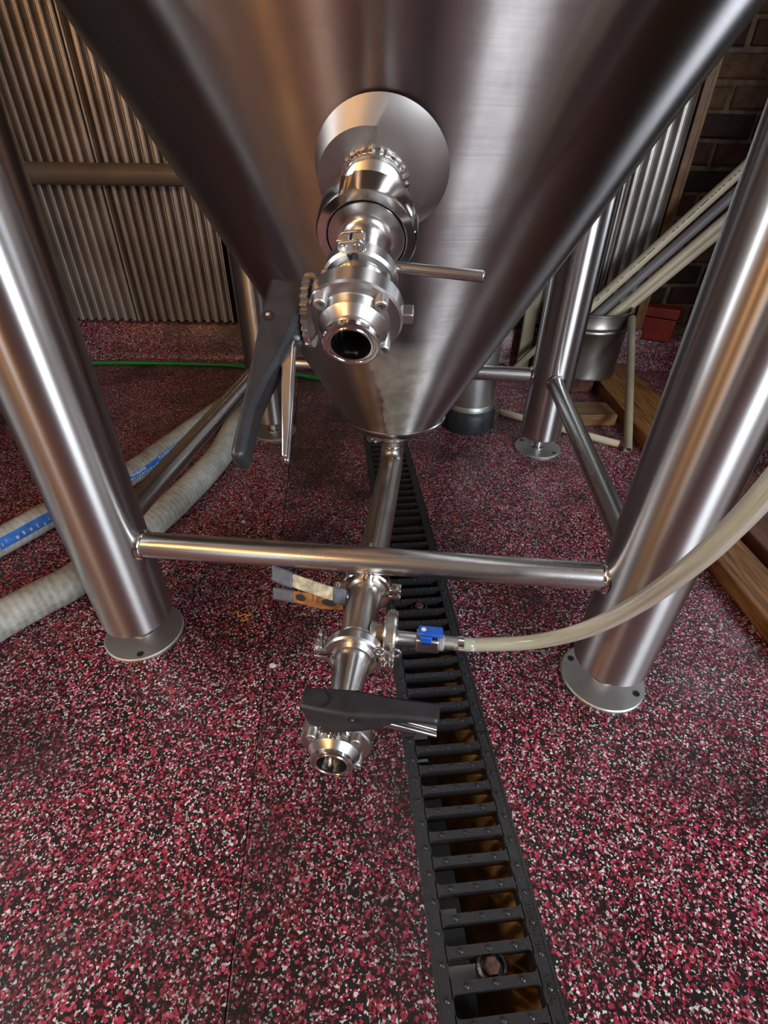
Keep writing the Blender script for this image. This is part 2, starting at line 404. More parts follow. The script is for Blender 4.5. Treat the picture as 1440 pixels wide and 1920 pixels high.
for i in range(k + 1):
    s = S0 + (S1 - S0) * i / k
    for j in range(rows):
        t = -0.004 + 0.06 * j / (rows - 1)
        h = 0.012 + 0.092 * (j / (rows - 1)) ** 1.6 + random.uniform(-0.004, 0.004)
        if j == 0: h = 0
        mb.v.append(gpt(s, t, -0.125 + h))
for i in range(k):
    for j in range(rows - 1):
        a = i * rows + j; mb.f.append((a, a + 1, a + rows + 1, a + rows))
obj('sediment', mb, M_MUD, tr, sharp=60)
for s, w, tl in ((0.148, 0.02, 0.05), (0.205, 0.016, 0.034), (0.262, 0.010, 0.045), (0.352, 0.010, 0.03), (0.41, 0.016, 0.03), (0.447, 0.014, 0.035), (0.69, 0.02, 0.05)):
    mb = MB(); gbox(mb, s - w / 2, s + w / 2, -0.055, -0.055 + tl, -0.06, -0.053)
    obj('locking_plate', mb, S_FOOT, tr, bevel=0.001)

# grates
def grate_bar_mesh():
    hw, hl, fl = 0.0050, 0.0500, 0.0075
    pts = []
    def side(sx, sy):
        out = []
        for q in range(5):
            a = (pi / 2) * q / 4
            out.append((sx * (hl - fl + fl * sin(a)), sy * (hw + fl * (1 - cos(a)) * 0.9)))
        return out
    r = side(1, -1); r2 = side(1, 1)[::-1]; l = side(-1, 1); l2 = side(-1, -1)[::-1]
    poly = r + r2 + l + l2
    mb = MB(); n = len(poly)
    top = [V((x, y, 0)) for x, y in poly]; bot = [V((x, y * 0.7, -0.022)) for x, y in poly]
    mb.add(top + bot, [tuple(range(n)), tuple(range(2 * n - 1, n - 1, -1))] + [(i, n + i, n + (i + 1) % n, (i + 1) % n) for i in range(n)])
    for x in (-0.032, 0.0, 0.03):
        mb.lathe(Matrix.Translation((x, 0, 0)), [(0.0033, 0), (0.0027, 0.002), (0.0011, 0.003), (0.0, 0.0031)], 8)
    return mb
def raw_mesh(name, mb, mat_):
    me = bpy.data.meshes.new(name); me.from_pydata([tuple(p) for p in mb.v], [], mb.f)
    me.polygons.foreach_set('use_smooth', [True] * len(me.polygons)); me.set_sharp_from_angle(angle=RAD(40)); me.materials.append(mat_); return me
BAR_ME = raw_mesh('grate_bar', grate_bar_mesh(), M_IRON)
def rail_mesh():
    mb = MB(); h = 0.2705
    mb.box((-0.0075, -h, -0.024), (0.0075, h, 0))
    for i in range(19):
        mb.lathe(Matrix.Translation((0.001, -h + 0.0148 + i * 0.0295 * 0.98, 0)), [(0.0033, 0), (0.0027, 0.002), (0.0011, 0.003), (0.0, 0.0031)], 8)
    return mb
RAIL_ME = raw_mesh('side_rail', rail_mesh(), M_IRON)
def raw_obj(name, me, parent, loc, rz=0):
    o = bpy.data.objects.new(name, me); COL.objects.link(o); o.parent = parent; o.location = loc; o.rotation_euler = (0, 0, rz); return o
mbb = MB(); mbb.lathe(Matrix.Identity(4), [(0.0165, -0.022), (0.0165, -0.004), (0.0135, -0.002), (0.0125, -0.010), (0.0, -0.010)], 28)
BOSS_ME = raw_mesh('bolt_boss', mbb, M_IRON)
mbb = MB(); mbb.lathe(Matrix.Identity(4), [(0.0, 0.002), (0.0075, 0.002), (0.0088, 0.0005), (0.0088, -0.012)], 6)
BOLT_ME = raw_mesh('bolt', mbb, M_RUST)
SEC = [(-0.399, 'iron drain grate section nearest the camera, at the bottom edge'),
       (0.1435, 'wet iron drain grate section in the foreground with raised MADE IN USA lettering'),
       (0.686, 'cast iron drain grate section under the front crossbar beside the tee pipe'),
       (1.2285, 'cast iron drain grate section under the cone outlet of the tank'),
       (1.771, 'farthest drain grate section, running to the wall behind the tank')]
grz = math.atan2(-GS, 1) * 1.0
for s, lab in SEC:
    g = empty('drain_grate', gpt(s, 0, 0), lab, 'drain grate', 'iron grates along the floor drain')
    g.rotation_euler = (0, 0, -math.atan2(GU.x, GU.y))
    for sg in (-1, 1): raw_obj('side_rail', RAIL_ME, g, (sg * 0.0563, 0, 0))
    for kx in range(-9, 9): raw_obj('grate_bar', BAR_ME, g, (0, (kx + 0.5) * 0.0295, 0))
    raw_obj('bolt_boss', BOSS_ME, g, (0, 0, 0)); raw_obj('bolt', BOLT_ME, g, (0, 0, 0))
    if abs(s - 0.1435) < 0.01: G_FRONT = g

def text_mesh(body, size, depth=0.0004):
    c = bpy.data.curves.new('lettering', 'FONT'); c.body = body; c.size = size; c.extrude = depth; c.align_x = 'LEFT'; c.align_y = 'CENTER'
    c.resolution_u = 3
    t = bpy.data.objects.new('lettering', c); COL.objects.link(t)
    dg = bpy.context.evaluated_depsgraph_get(); me = bpy.data.meshes.new_from_object(t.evaluated_get(dg))
    bpy.data.objects.remove(t); return me
me = text_mesh('MADE IN', 0.0125, 0.0008); me.materials.append(M_IRON)
raw_obj('lettering', me, G_FRONT, (0.0572, 0.052, 0.0004), -pi / 2)
me = text_mesh('USA', 0.0125, 0.0008); me.materials.append(M_IRON)
raw_obj('lettering', me, G_FRONT, (0.0572, -0.014, 0.0004), -pi / 2)

# walls
WY = 2.09
wall_back = empty('wall_back', (0, WY, 0), kind='structure'); wall_back['label'] = 'corrugated galvanised wall above a speckled rubber curb'
mb = MB(); mb.box((XL, WY + 0.02, 0), (1.0, WY + 0.12, 3.0)); obj('wall_backing', mb, M_BACKING, wall_back)
mb = MB()
prof = [(0.0, 0.0), (-0.012, 0.012), (-0.02, 0.035), (-0.02, 0.15), (0.0, 0.158), (0.06, 0.158)]
n = len(prof); pts = []
for x, zt in ((XL, 0.158), (1.03, 0.158)):
    pts += [(x, WY + 0.0 + a, z) for a, z in [(-0.055, 0.0005), (-0.035, 0.006), (-0.024, 0.02), (-0.02, 0.045), (-0.02, 0.15), (-0.012, 0.158), (0.12, 0.158)]]
mb.add(pts, [(i, i + 7, i + 8, i + 1) for i in range(6)])
pts = []
for x in (1.03, 1.45): pts += [(x, WY + a, z) for a, z in [(-0.055, 0.0005), (-0.035, 0.006), (-0.024, 0.02), (-0.02, 0.045), (-0.02, 0.108), (-0.012, 0.116), (0.12, 0.116)]]
mb.add(pts, [(i, i + 7, i + 8, i + 1) for i in range(6)])
obj('curb', mb, M_FLOOR, wall_back, sharp=50, label='speckled rubber cove along the foot of the wall')
PIT = 0.035
def corr(x0, x1, yo, z0=0.165, z1=2.95):
    mb = MB(); prof_ = [(0.0, -0.5), (0.09, -0.53), (0.20, -0.50), (0.26, -0.40), (0.30, 0.30), (0.36, 0.5), (0.64, 0.5), (0.70, 0.30), (0.74, -0.40), (0.80, -0.50), (0.91, -0.53)]
    xs = []; np_ = int(math.ceil((x1 - x0) / PIT))
    for q in range(np_):
        for fx, fy in prof_:
            x = x0 + (q + fx) * PIT
            if x <= x1: xs.append((x, WY + yo + fy * 0.026))
    k = len(xs) - 1
    for i in range(k + 1):
        x, y = xs[i]
        zz = z0 + random.uniform(-0.0006, 0.0006)
        mb.v += [V((x, y, zz)), V((x, y, z1)), V((x, y + 0.0008, zz))]
    for i in range(k):
        a = 3 * i; mb.f += [(a, a + 3, a + 4, a + 1), (a, a + 2, a + 5, a + 3)]
    return obj('corrugated_sheet', mb, M_CORR, wall_back, sharp=50)
corr(-2.38, -1.66, 0.0); corr(-1.68, -0.98, -0.002); corr(-1.0, -0.612, 0.0, 0.163)
corr(-0.545, 0.155, 0.0); corr(0.135, 0.835, -0.002); corr(0.815, 0.985, 0.0, 0.16)
mb = MB(); mb.box((0.988, WY - 0.02, 0.158), (1.012, WY + 0.06, 3.0)); obj('trim_1', mb, M_TRIM, bevel=0.002)['kind'] = 'structure'
mb = MB(); mb.box((1.016, WY - 0.008, 0.158), (1.03, WY + 0.06, 3.0)); obj('trim_2', mb, M_TRIM, bevel=0.002)['kind'] = 'structure'
# brick wall to the right of the corrugated sheets
BY = 2.165
wall_right = empty('wall_right', (1.03, BY, 0), kind='structure'); wall_right['label'] = 'old dark red brick wall right of the corrugated sheets'
mb = MB(); mb.box((1.0, BY + 0.008, 0.0), (1.5, BY + 0.12, 3.0)); obj('mortar_bed', mb, M_MORTAR, wall_right)
def brick_me(i):
    rnd = random.Random(i); mb = MB(); L, D, Hh = 0.202 + rnd.uniform(-0.006, 0.004), 0.05, 0.064 + rnd.uniform(-0.003, 0.002)
    c = 0.006; p = []
    for z, iz in ((0, 0), (c, 1), (Hh - c, 1), (Hh, 0)): pass
    lo, hi = V((0, 0, 0)), V((L, D, Hh))
    fx = [(c, 0, c), (L - c, 0, c), (L - c, 0, Hh - c), (c, 0, Hh - c)]
    bk = [(0, c, 0), (L, c, 0), (L, c, Hh), (0, c, Hh)]; bb = [(0, D, 0), (L, D, 0), (L, D, Hh), (0, D, Hh)]
    j = lambda q: V(q) + V((rnd.uniform(-.002, .002), rnd.uniform(-.003, .002), rnd.uniform(-.002, .002)))
    pts = [j(q) for q in fx + bk] + [V(q) for q in bb]
    fs = [(0, 1, 2, 3)] + [(a, a + 4, (a + 1) % 4 + 4, (a + 1) % 4) for a in range(4)] + [(a + 4, a + 8, (a + 1) % 4 + 8, (a + 1) % 4 + 4) for a in range(4)]
    mb.add(pts, fs); me = bpy.data.meshes.new('brick'); me.from_pydata([tuple(q) for q in mb.v], [], mb.f); me.materials.append(M_BRICK); return me
BRICKS = [brick_me(i) for i in range(6)]
CO = 0.0775
for r in range(2, 22):
    for c in range(3):
        x = 1.035 + c * 0.216 - (0.108 if r % 2 else 0)
        if x < 1.03:
            o = raw_obj('brick', BRICKS[random.randrange(6)], wall_right, (0, 0, r * CO + 0.003)); o.scale.x = 0.48
        else:
            o = raw_obj('brick', BRICKS[random.randrange(6)], wall_right, (x - 1.03, random.uniform(-0.006, 0.004), r * CO + 0.003), random.uniform(-0.02, 0.02))

# rest of the room, around and behind the camera
def struct(name, mb, m_): o = obj(name, mb, m_); o['kind'] = 'structure'; return o
mb = MB(); mb.box((XL, YF, 3.0), (XR, YB + 0.2, 3.1)); struct('ceiling', mb, M_CEIL)
def holed_wall(name, axis, pos, a0, a1, h0, h1, z0, z1):
    mb = MB()
    def bx(p0, p1, q0, q1):
        if axis == 'y': mb.box((p0, pos - 0.1, q0), (p1, pos, q1))
        else: mb.box((pos - 0.1, p0, q0), (pos, p1, q1))
    bx(a0, h0, 0, 3); bx(h1, a1, 0, 3); bx(h0, h1, 0, z0); bx(h0, h1, z1, 3)
    return struct(name, mb, M_ROOM)
holed_wall('wall_front', 'y', YF, 0.0, XR, 1.55, 3.35, 0.9, 2.6); holed_wall('wall_front', 'y', YF, XL, 0.0, -2.0, -1.44, 0.15, 2.15)
holed_wall('wall_left', 'x', XL, YF, YB, 0.05, 0.45, 1.05, 2.45)
holed_wall('wall_side', 'x', XR + 0.1, YF, YB, -1.5, -0.3, 0.95, 2.55)
mb = MB(); mb.box((-1.56, 0.42, 0), (-1.48, 2.10, 3.0)); struct('light_block_wall', mb, M_ROOM)  # unseen wall added to keep side light off the back left
holed_wall('light_block_wall', 'x', 1.52, 0.22, 2.16, 1.2, 1.5, 0.5, 1.6)  # unseen wall added to shade the back right, with an opening for the fill
def window(name, axis, pos, a0, a1, z0, z1):
    w = empty(name, (0, 0, 0), kind='structure'); mb = MB(); t = 0.05
    def bx(p0, p1, q0, q1):
        if axis == 'y': mb.box((p0, pos - 0.09, q0), (p1, pos - 0.03, q1))
        else: mb.box((pos - 0.09, p0, q0), (pos - 0.03, p1, q1))
    bx(a0, a0 + t, z0, z1); bx(a1 - t, a1, z0, z1); bx(a0 + t, a1 - t, z0, z0 + t); bx(a0 + t, a1 - t, z1 - t, z1)
    bx((a0 + a1) / 2 - 0.02, (a0 + a1) / 2 + 0.02, z0 + t, z1 - t)
    obj('window_frame', mb, M_TRIM, w)
    mb = MB(); bx2 = ((a0 + t, (a0 + a1) / 2 - 0.02), ((a0 + a1) / 2 + 0.02, a1 - t))
    for p0, p1 in bx2:
        mb = MB()
        if axis == 'y': mb.box((p0, pos - 0.063, z0 + t), (p1, pos - 0.057, z1 - t))
        else: mb.box((pos - 0.063, p0, z0 + t), (pos - 0.057, p1, z1 - t))
        obj('pane', mb, M_GLASS, w)
window('window_1', 'y', YF, 1.55, 3.35, 0.9, 2.6); window('added_window', 'x', 1.52, 1.2, 1.5, 0.5, 1.6); window('window_4', 'y', YF, -2.0, -1.44, 0.15, 2.15); window('window_2', 'x', XL, 0.05, 0.45, 1.05, 2.45); window('window_3', 'x', XR + 0.12, -1.5, -0.3, 0.95, 2.55)  # the window in the added right wall is made up for its fill light

# ------------------------------------------------------------------ the conical fermenter tank
TX, TY, ZA, HB = 0.0185, 0.988, 0.0981, 0.5232
ZC, RC = 0.28, (0.28 - 0.0981) * math.tan(0.5232)
RT = 0.62; ZT = ZA + RT / math.tan(HB)
tank = empty('fermenter_tank', (TX, TY, 0), 'tall brushed steel conical fermenter tank standing on four tubular legs', 'tank')
I = Matrix.Translation((TX, TY, 0))
prof = [(RC + (RT - RC) * i / 40, ZC + (ZT - ZC) * i / 40) for i in range(41)]
mb = MB(); mb.lathe(I, prof, 128); obj('cone', mb, S_CONE, tank)
mb = MB(); mb.lathe(I, [(RT, ZT), (RT + 0.004, ZT + 0.03), (RT + 0.004, 2.6), (RT - 0.06, 2.75), (0, 2.78)], 96); obj('shell', mb, S_LEG, tank)
mb = MB(); mb.lathe(I, [(0.0, ZC - 0.016), (RC - 0.010, ZC - 0.016), (RC - 0.004, ZC - 0.013), (RC + 0.0035, ZC - 0.004), (RC + 0.0045, ZC + 0.001), (RC + 0.0025, ZC + 0.003)], 96); obj('bottom_cap', mb, S_BAR, tank)
AX = -0.1043; ux = V((cos(AX), sin(AX), 0)); uy = V((-sin(AX), cos(AX), 0)); CC = V((0.0119, 0.9882, 0))
RL = 0.0586
LEGS = {}
for key, i, j, lab in (('fl', -1, -1, 'front left leg'), ('fr', 1, -1, 'front right leg'), ('bl', -1, 1, 'rear left leg'), ('br', 1, 1, 'rear right leg')):
    c = CC + ux * 0.4111 * i + uy * 0.4131 * j; LEGS[key] = c
    zb = 0.052 if key == 'fr' else 0.047
    T = Matrix.Translation(c)
    mb = MB(); mb.lathe(T, [(0.0, zb), (RL - 0.006, zb), (RL - 0.001, zb + 0.004), (RL, zb + 0.008), (RL, zb + 0.5), (RL, 1.5), (0.0, 1.5)], 64)
    leg = obj('leg', mb, S_LEG, tank, origin=c)
    mb = MB(); mb.lathe(T, [(0.016, zb), (0.016, 0.03), (0.0125, 0.026), (0.0125, 0.012), (0.02, 0.009), (0.02, 0.006)], 24)
    obj('levelling_stem', mb, S_CAST, leg)
    # foot plate with two bolt holes
    mb = MB(); nseg = 72; RD = 0.0685
    mb.lathe(T, [(0.0, 0.0072), (0.03, 0.0068), (RD - 0.002, 0.0058), (RD, 0.0040), (RD, 0.0), (0.0, 0.0)], nseg)
    pl = obj('foot_plate', mb, S_FOOT, leg)
    for sg in (-1, 1):
        hp = c + (V((0.75, -0.66, 0)) if key[0] == 'f' else V((0.7, -0.7, 0))) * 0.056 * sg
        if key == 'fl': hp = c + V((0.25, -0.97, 0)) * 0.056 * sg
        if key == 'fr': hp = c + V((0.78, -0.62, 0)) * 0.056 * sg
        mb = MB(); mb.lathe(Matrix.Translation(hp), [(0.0058, 0.0066), (0.0052, 0.0068), (0.0048, 0.0062), (0.0, 0.0062)], 16)
        obj('bolt_hole', mb, M_DARKHOLE, leg)
def brace(a, b, za, zb_):
    p = LEGS[a].copy(); q = LEGS[b].copy(); d = (q - p).normalized(); p += d * (RL - 0.006); q -= d * (RL - 0.006); p.z = za; q.z = zb_
    mb = MB(); mb.cyl(p, q, 0.0208, n=32, caps=False); o = obj('crossbar', mb, S_BAR, tank)
    for e, dd in ((p, d), (q, -d)):
        mb = MB(); mb.lathe(frame(e + dd * 0.006, dd, V((0, 0, 1))), [(0.0255, -0.004), (0.0245, 0.001), (0.0225, 0.0035), (0.0205, 0.0045)], 32); obj('weld', mb, S_POL, o)
brace('fl', 'fr', 0.2165, 0.2295); brace('bl', 'br', 0.226, 0.226); brace('fl', 'bl', 0.226, 0.226); brace('fr', 'br', 0.226, 0.226)

# racking port boss, normal to the cone
PN = V((-0.072, -0.8623, -0.5012)).normalized(); PB = V((-0.0141, 0.6297, 0.7080))
PU = V((0.99653, -0.083237, 0)); PV = V((-0.0417, -0.4995, 0.8653))
def pf(w, dx=0.0, dv=0.0): return frame(PB + PN * w + PU * dx + PV * dv, PN, PU)
mb = MB(); Mo = pf(0)
seg = 72; ringA = []; ringB = []
for i in range(seg):
    a = 2 * pi * i / seg
    ringA.append(PB + PN * -0.004 + PU * (0.007 + 0.0700 * cos(a)) + PV * (0.004 + 0.0700 * sin(a)))
    ringB.append(PB + PN * 0.011 + PU * (-0.003 + 0.0560 * cos(a)) + PV * (-0.002 + 0.0560 * sin(a)))
cen = PB + PN * 0.0112
mb.add(ringA + ringB + [cen], [(i, (i + 1) % seg, seg + (i + 1) % seg, seg + i) for i in range(seg)] + [(seg + i, seg + (i + 1) % seg, 2 * seg) for i in range(seg)])
obj('port_boss', mb, S_BOSS, tank)
mb = MB(); pr = []
for i in range(97):
    a = 2 * pi * i / 96; pr.append(PB + PN * 0.0125 + (PU * cos(a) + PV * sin(a)) * (0.0335 + 0.0008 * sin(a * 48)))
mb.tube(pr, [0.0032 + 0.0006 * sin(i * 1.9) for i in range(97)], 8, caps=False); mb.uv = []
obj('weld_bead', mb, S_POL, tank)

# ------------------------------------------------------------------ fittings
def tri_clamp(name_label, o, zax, xbolt, r, w, group='tri clamps on the pipework', wing=True, mt=None, halves=True):
    mt = mt or S_CAST
    M = frame(o, zax, xbolt); t = empty('tri_clamp', o, name_label, 'pipe clamp', group)
    prof_ = [(r - 0.004, -w * 0.30), (r + 0.001, -w * 0.5), (r + 0.0065, -w * 0.5), (r + 0.0085, -w * 0.32), (r + 0.0085, w * 0.32), (r + 0.0065, w * 0.5), (r + 0.001, w * 0.5), (r - 0.004, w * 0.30)]
    for sg in (0, 1):
        mb = MB(); mb.lathe(M, prof_, 28, RAD(9) + sg * pi, RAD(171) + sg * pi, closed=True)
        jaw = obj('jaw', mb, mt, t, sharp=18)
        s = 1 if sg == 0 else -1
        # bolt side ear: forked lug
        for dz in (-1, 1):
            mb = MB(); mb.box((r + 0.003, s * 0.0062 - 0.0034, dz * w * 0.34 - w * 0.18), (r + 0.022, s * 0.0062 + 0.0034, dz * w * 0.34 + w * 0.18), M)
            obj('lug', mb, mt, jaw, bevel=0.0012)
        # hinge side ear
        mb = MB(); mb.box((-r - 0.017, s * 0.0068 - 0.0058, -w * 0.26), (-r - 0.002, s * 0.0068 + 0.0058, w * 0.26), M); obj('hinge_ear', mb, mt, jaw, bevel=0.0012)
    for dz in (-1, 1):
        mb = MB(); pl = []
        for q in range(20):
            a = 2 * pi * q / 20; yy = 0.0065 * sin(a) + (0.0055 if sin(a) > 0 else -0.0055); pl.append((-r - 0.012 + 0.0058 * cos(a), yy))
        k = len(pl); z0, z1 = dz * w * 0.36 - 0.0012, dz * w * 0.36 + 0.0012
        mb.add([M @ V((x, y, z0)) for x, y in pl] + [M @ V((x, y, z1)) for x, y in pl], [tuple(range(k - 1, -1, -1)), tuple(range(k, 2 * k))] + [(i, (i + 1) % k, k + (i + 1) % k, k + i) for i in range(k)])
        obj('hinge_link', mb, mt, t, bevel=0.0004)
    for s in (-1, 1):
        mb = MB(); c = (-r - 0.012, s * 0.0055)
        mb.cyl(M @ V((c[0], c[1], -w * 0.5)), M @ V((c[0], c[1], w * 0.5)), 0.0034, n=14); obj('hinge_pin', mb, S_POL, t, bevel=0.0006)
    mb = MB(); ln_ = (0.016, -0.026) if wing else (0.0125, -0.0145); mb.cyl(M @ V((r + 0.0155, ln_[0], 0)), M @ V((r + 0.0155, ln_[1], 0)), 0.003, n=14); obj('swing_bolt', mb, S_POL, t)
    mb = MB(); mb.cyl(M @ V((r + 0.0155, 0.0065, -w * 0.48)), M @ V((r + 0.0155, 0.0065, w * 0.48)), 0.0032, n=14); obj('bolt_pin', mb, S_POL, t)
    if wing:
        mb = MB(); mb.cyl(M @ V((r + 0.0155, -0.009, 0)), M @ V((r + 0.0155, -0.021, 0)), 0.0065, 0.005, n=16)
        wn = obj('wing_nut', mb, S_CAST, t)
        for s in (-1, 1):
            mb = MB(); Q = M @ frame((r + 0.0155, -0.018, s * 0.0105), (1, 0, 0), (0, 1, 0))
            mb.lathe(Q, [(0.0052, -0.0016), (0.0085, -0.0016), (0.0085, 0.0016), (0.0052, 0.0016)], 20, closed=True); obj('wing', mb, S_CAST, wn, bevel=0.0005)
    return t

def ferrule_prof(ro, rf, z0, z1):      # solid-walled ferrule profile outside, face at z1
    return [(ro, z0), (ro, z1 - 0.012), (ro + (rf - ro) * 0.4, z1 - 0.0075), (rf - 0.0005, z1 - 0.004), (rf, z1 - 0.003), (rf, z1 - 0.0008), (rf - 0.0012, z1), (rf - 0.0035, z1), (rf - 0.0042, z1 - 0.0012), (rf - 0.0052, z1 - 0.0012), (rf - 0.006, z1), (ro - 0.0016, z1), (ro - 0.0018, z1 - 0.002), (ro - 0.0018, z0)]

def butterfly_valve(label, M, hpoly, tpoly, hdir, Lfront=0.038, Lback=0.030, body_r=0.0428, pin=(0.0714, 0.0181), plate_r=0.031):
    """local Z = flow towards the open end, X = stem towards the handle, hdir = matrix turning the handle about X"""
    o = M.translation.copy(); t = empty('butterfly_valve', o, label, 'valve', 'butterfly valves')
    ro, rf = 0.0192, 0.02525
    for sg, nm in ((1, 'front_flange'), (-1, 'rear_flange')):
        pr_ = [(ro + 0.001, 0.0), (body_r, 0.0), (body_r, sg * 0.0075), (body_r - 0.002, sg * 0.009), (ro + 0.0125, sg * 0.0100), (ro + 0.0115, sg * 0.011), (ro + 0.0112, sg * 0.0195), (ro + 0.0100, sg * 0.0212), (ro + 0.0045, sg * 0.0275), (ro + 0.0015, sg * 0.029)]
        if sg < 0: pr_ = pr_[::-1]
        mb = MB(); mb.lathe(M, pr_[::-1], 56); obj(nm, mb, S_CAST, t, sharp=17)
    mb = MB(); mb.lathe(M, [(ro + 0.002, 0.024), (ro + 0.0035, Lfront - 0.007), (rf, Lfront - 0.0045)] + ferrule_prof(ro, rf, 0.02, Lfront)[5:] + [(ro - 0.0018, -0.012)], 56); obj('front_ferrule', mb, S_POL, t, sharp=22)
    F2 = M @ Matrix.Rotation(pi, 4, 'X')
    mb = MB(); mb.lathe(F2, ferrule_prof(ro, rf, 0.014, Lback), 48); obj('rear_ferrule', mb, S_POL, t)
    mb = MB(); Q = M @ hdir
    mb.lathe(Q @ frame((0, 0, 0), (0, 1, 0), (1, 0, 0)), [(0.0, -0.0022), (0.010, -0.0018), (ro - 0.002, -0.0010), (ro - 0.002, 0.0010), (0.010, 0.0018), (0.0, 0.0022)], 40); obj('disc', mb, S_POL, t)
    for a in (45, 135, 225, 315):
        a = RAD(a); c = V((cos(a), sin(a), 0)) * (body_r - 0.0065)
        bm_ = MB(); B = M @ Matrix.Translation(c)
        bm_.lathe(B, [(0.0058, 0.006), (0.0058, 0.0185), (0.0050, 0.0195), (0.0034, 0.0195), (0.0031, 0.0145), (0.0, 0.0145)], 18); b_ = obj('socket_bolt', bm_, S_FOOT, t)
        bm_ = MB(); bm_.lathe(B, [(0.0, -0.0165), (0.0050, -0.0165), (0.0050, -0.008)], 6); obj('nut', bm_, S_CAST, t, sharp=20)
    # stem: block, notched plate, opposite stub
    mb = MB(); mb.box((body_r - 0.004, -0.009, -0.009), (0.048, 0.009, 0.009), M); obj('stem_block', mb, S_CAST, t, bevel=0.0015)
    mb = MB(); mb.box((-body_r - 0.009, -0.0055, -0.0065), (-body_r + 0.004, 0.0055, 0.0065), M); obj('stem_stub', mb, S_CAST, t, bevel=0.0012)
    mb = MB(); nt_ = 28; pl = []
    for q in range(nt_ * 4):
        a = 2 * pi * q / (nt_ * 4); rr = plate_r if (q % 4) in (0, 1) else plate_r - 0.0035
        pl.append((rr * cos(a), rr * sin(a)))
    k = len(pl); xa, xb = 0.0375, 0.0435
    mb.add([M @ V((xa, y, z)) for y, z in pl] + [M @ V((xb, y, z)) for y, z in pl], [tuple(range(k - 1, -1, -1)), tuple(range(k, 2 * k))] + [(i, (i + 1) % k, k + (i + 1) % k, k + i) for i in range(k)])
    obj('notched_plate', mb, S_POL, t, sharp=25)
    # handle
    mb = MB(); k = len(hpoly)
    hw_ = lambda t_: 0.0135 if t_ < -0.018 else 0.0165 if t_ < 0.03 else max(0.0118, 0.0165 - (t_ - 0.03) * 0.12)
    mb.add([Q @ V((x, -hw_(z), z)) for x, z in hpoly] + [Q @ V((x, hw_(z), z)) for x, z in hpoly], [tuple(range(k)), tuple(range(2 * k - 1, k - 1, -1))] + [(i, k + i, k + (i + 1) % k, (i + 1) % k) for i in range(k)])
    h = obj('handle', mb, M_BLACK, t, bevel=0.004, label='black plastic lever')
    for sg in (-1, 1):
        P_ = Q @ frame((pin[0], sg * 0.0164, pin[1]), (0, sg, 0), (1, 0, 0))
        mb = MB(); mb.lathe(P_, [(0.0052, 0.0), (0.0050, 0.0003), (0.0020, 0.0003)], 20); obj('pin_recess', mb, M_DARKHOLE, h)
        mb = MB(); mb.lathe(P_, [(0.0022, 0.0), (0.0022, 0.0010), (0.0009, 0.0010), (0.0009, 0.0001), (0, 0.0001)], 14); obj('pivot_pin', mb, S_POL, h)
    for lo, hi in ((-0.0062, -0.0008), (0.0008, 0.0062)):
        mb = MB(); mb.prism(tpoly, Q, lo, hi); obj('trigger', mb, S_CAST, t, bevel=0.0012, label='steel squeeze trigger')
    return t

# --- racking assembly on the port
ra = empty('racking_arm', PB, 'round slotted union nut and steel pipe of the racking port, with a straight rod handle', 'pipe fitting')
mb = MB(); pr_ = [(0.0325, 0.010)]
for i in range(20): pr_ += [(0.0315, 0.022 + i * 0.0024), (0.0305, 0.0232 + i * 0.0024)]
pr_ += [(0.0305, 0.076)]
mb.lathe(pf(0), pr_, 56); obj('threaded_neck', mb, S_CAST, ra, sharp=60)
# slotted round nut
mb = MB(); seg = 120; slots = 4
def nutR(a):
    d = (a * slots / (2 * pi)) % 1.0
    return 0.0470 if d < 0.14 else 0.0492
cols = []
for i in range(seg):
    a = 2 * pi * i / seg + RAD(12); R_ = nutR(2 * pi * i / seg)
    cols.append([(0.0315, 0.0505), (R_ - 0.0015, 0.0505), (R_, 0.052), (R_, 0.074), (min(R_, 0.0475), 0.0775), (0.0400, 0.0785), (0.0388, 0.0780), (0.0386, 0.0745), (0.0374, 0.0745), (0.0372, 0.0780), (0.022, 0.0780)])
k = len(cols[0]); Mo = pf(0); ptsn = []
for i in range(seg):
    a = 2 * pi * i / seg + RAD(12)
    ptsn += [Mo @ V((r_ * cos(a), r_ * sin(a), z_)) for r_, z_ in [(a_, b_ + 0.017) for a_, b_ in cols[i]]]
mb.add(ptsn, [(i * k + t_, ((i + 1) % seg) * k + t_, ((i + 1) % seg) * k + t_ + 1, i * k + t_ + 1) for i in range(seg) for t_ in range(k - 1)])
obj('union_nut', mb, S_POL, ra, sharp=28)
mb = MB(); mb.lathe(pf(0), [(0.0385, 0.0922), (0.0375, 0.0928), (0.0372, 0.0922)], 64); obj('gasket_line', mb, M_DARKHOLE, ra)
mb = MB(); mb.lathe(pf(0), [(0.0365, 0.0953), (0.0275, 0.0960), (0.0235, 0.0980), (0.0212, 0.102), (0.0204, 0.107), (0.0200, 0.120), (0.0200, 0.134), (0.0252, 0.140), (0.0252, 0.144), (0.018, 0.144)], 56); obj('neck_pipe', mb, S_BAR, ra)
rb = PB + PN * 0.1285; re_ = PB + PN * 0.1405 + PU * 0.1135
mb = MB(); dr = (re_ - rb).normalized(); mb.cyl(rb + dr * 0.015, re_, 0.0053, n=20); obj('rod_handle', mb, S_BAR, ra, bevel=0.0012)
mb = MB(); mb.lathe(frame(rb + dr * 0.0185, dr, PV), [(0.0085, 0), (0.007, 0.003), (0.0053, 0.005)], 20); obj('weld', mb, S_POL, ra)
tri_clamp('steel clamp with hinge lug joining the racking pipe to the upper valve', PB + PN * 0.1475, PN, -PV * 0.98 + PU * 0.12, 0.0258, 0.0165, mt=S_CAST, wing=False)

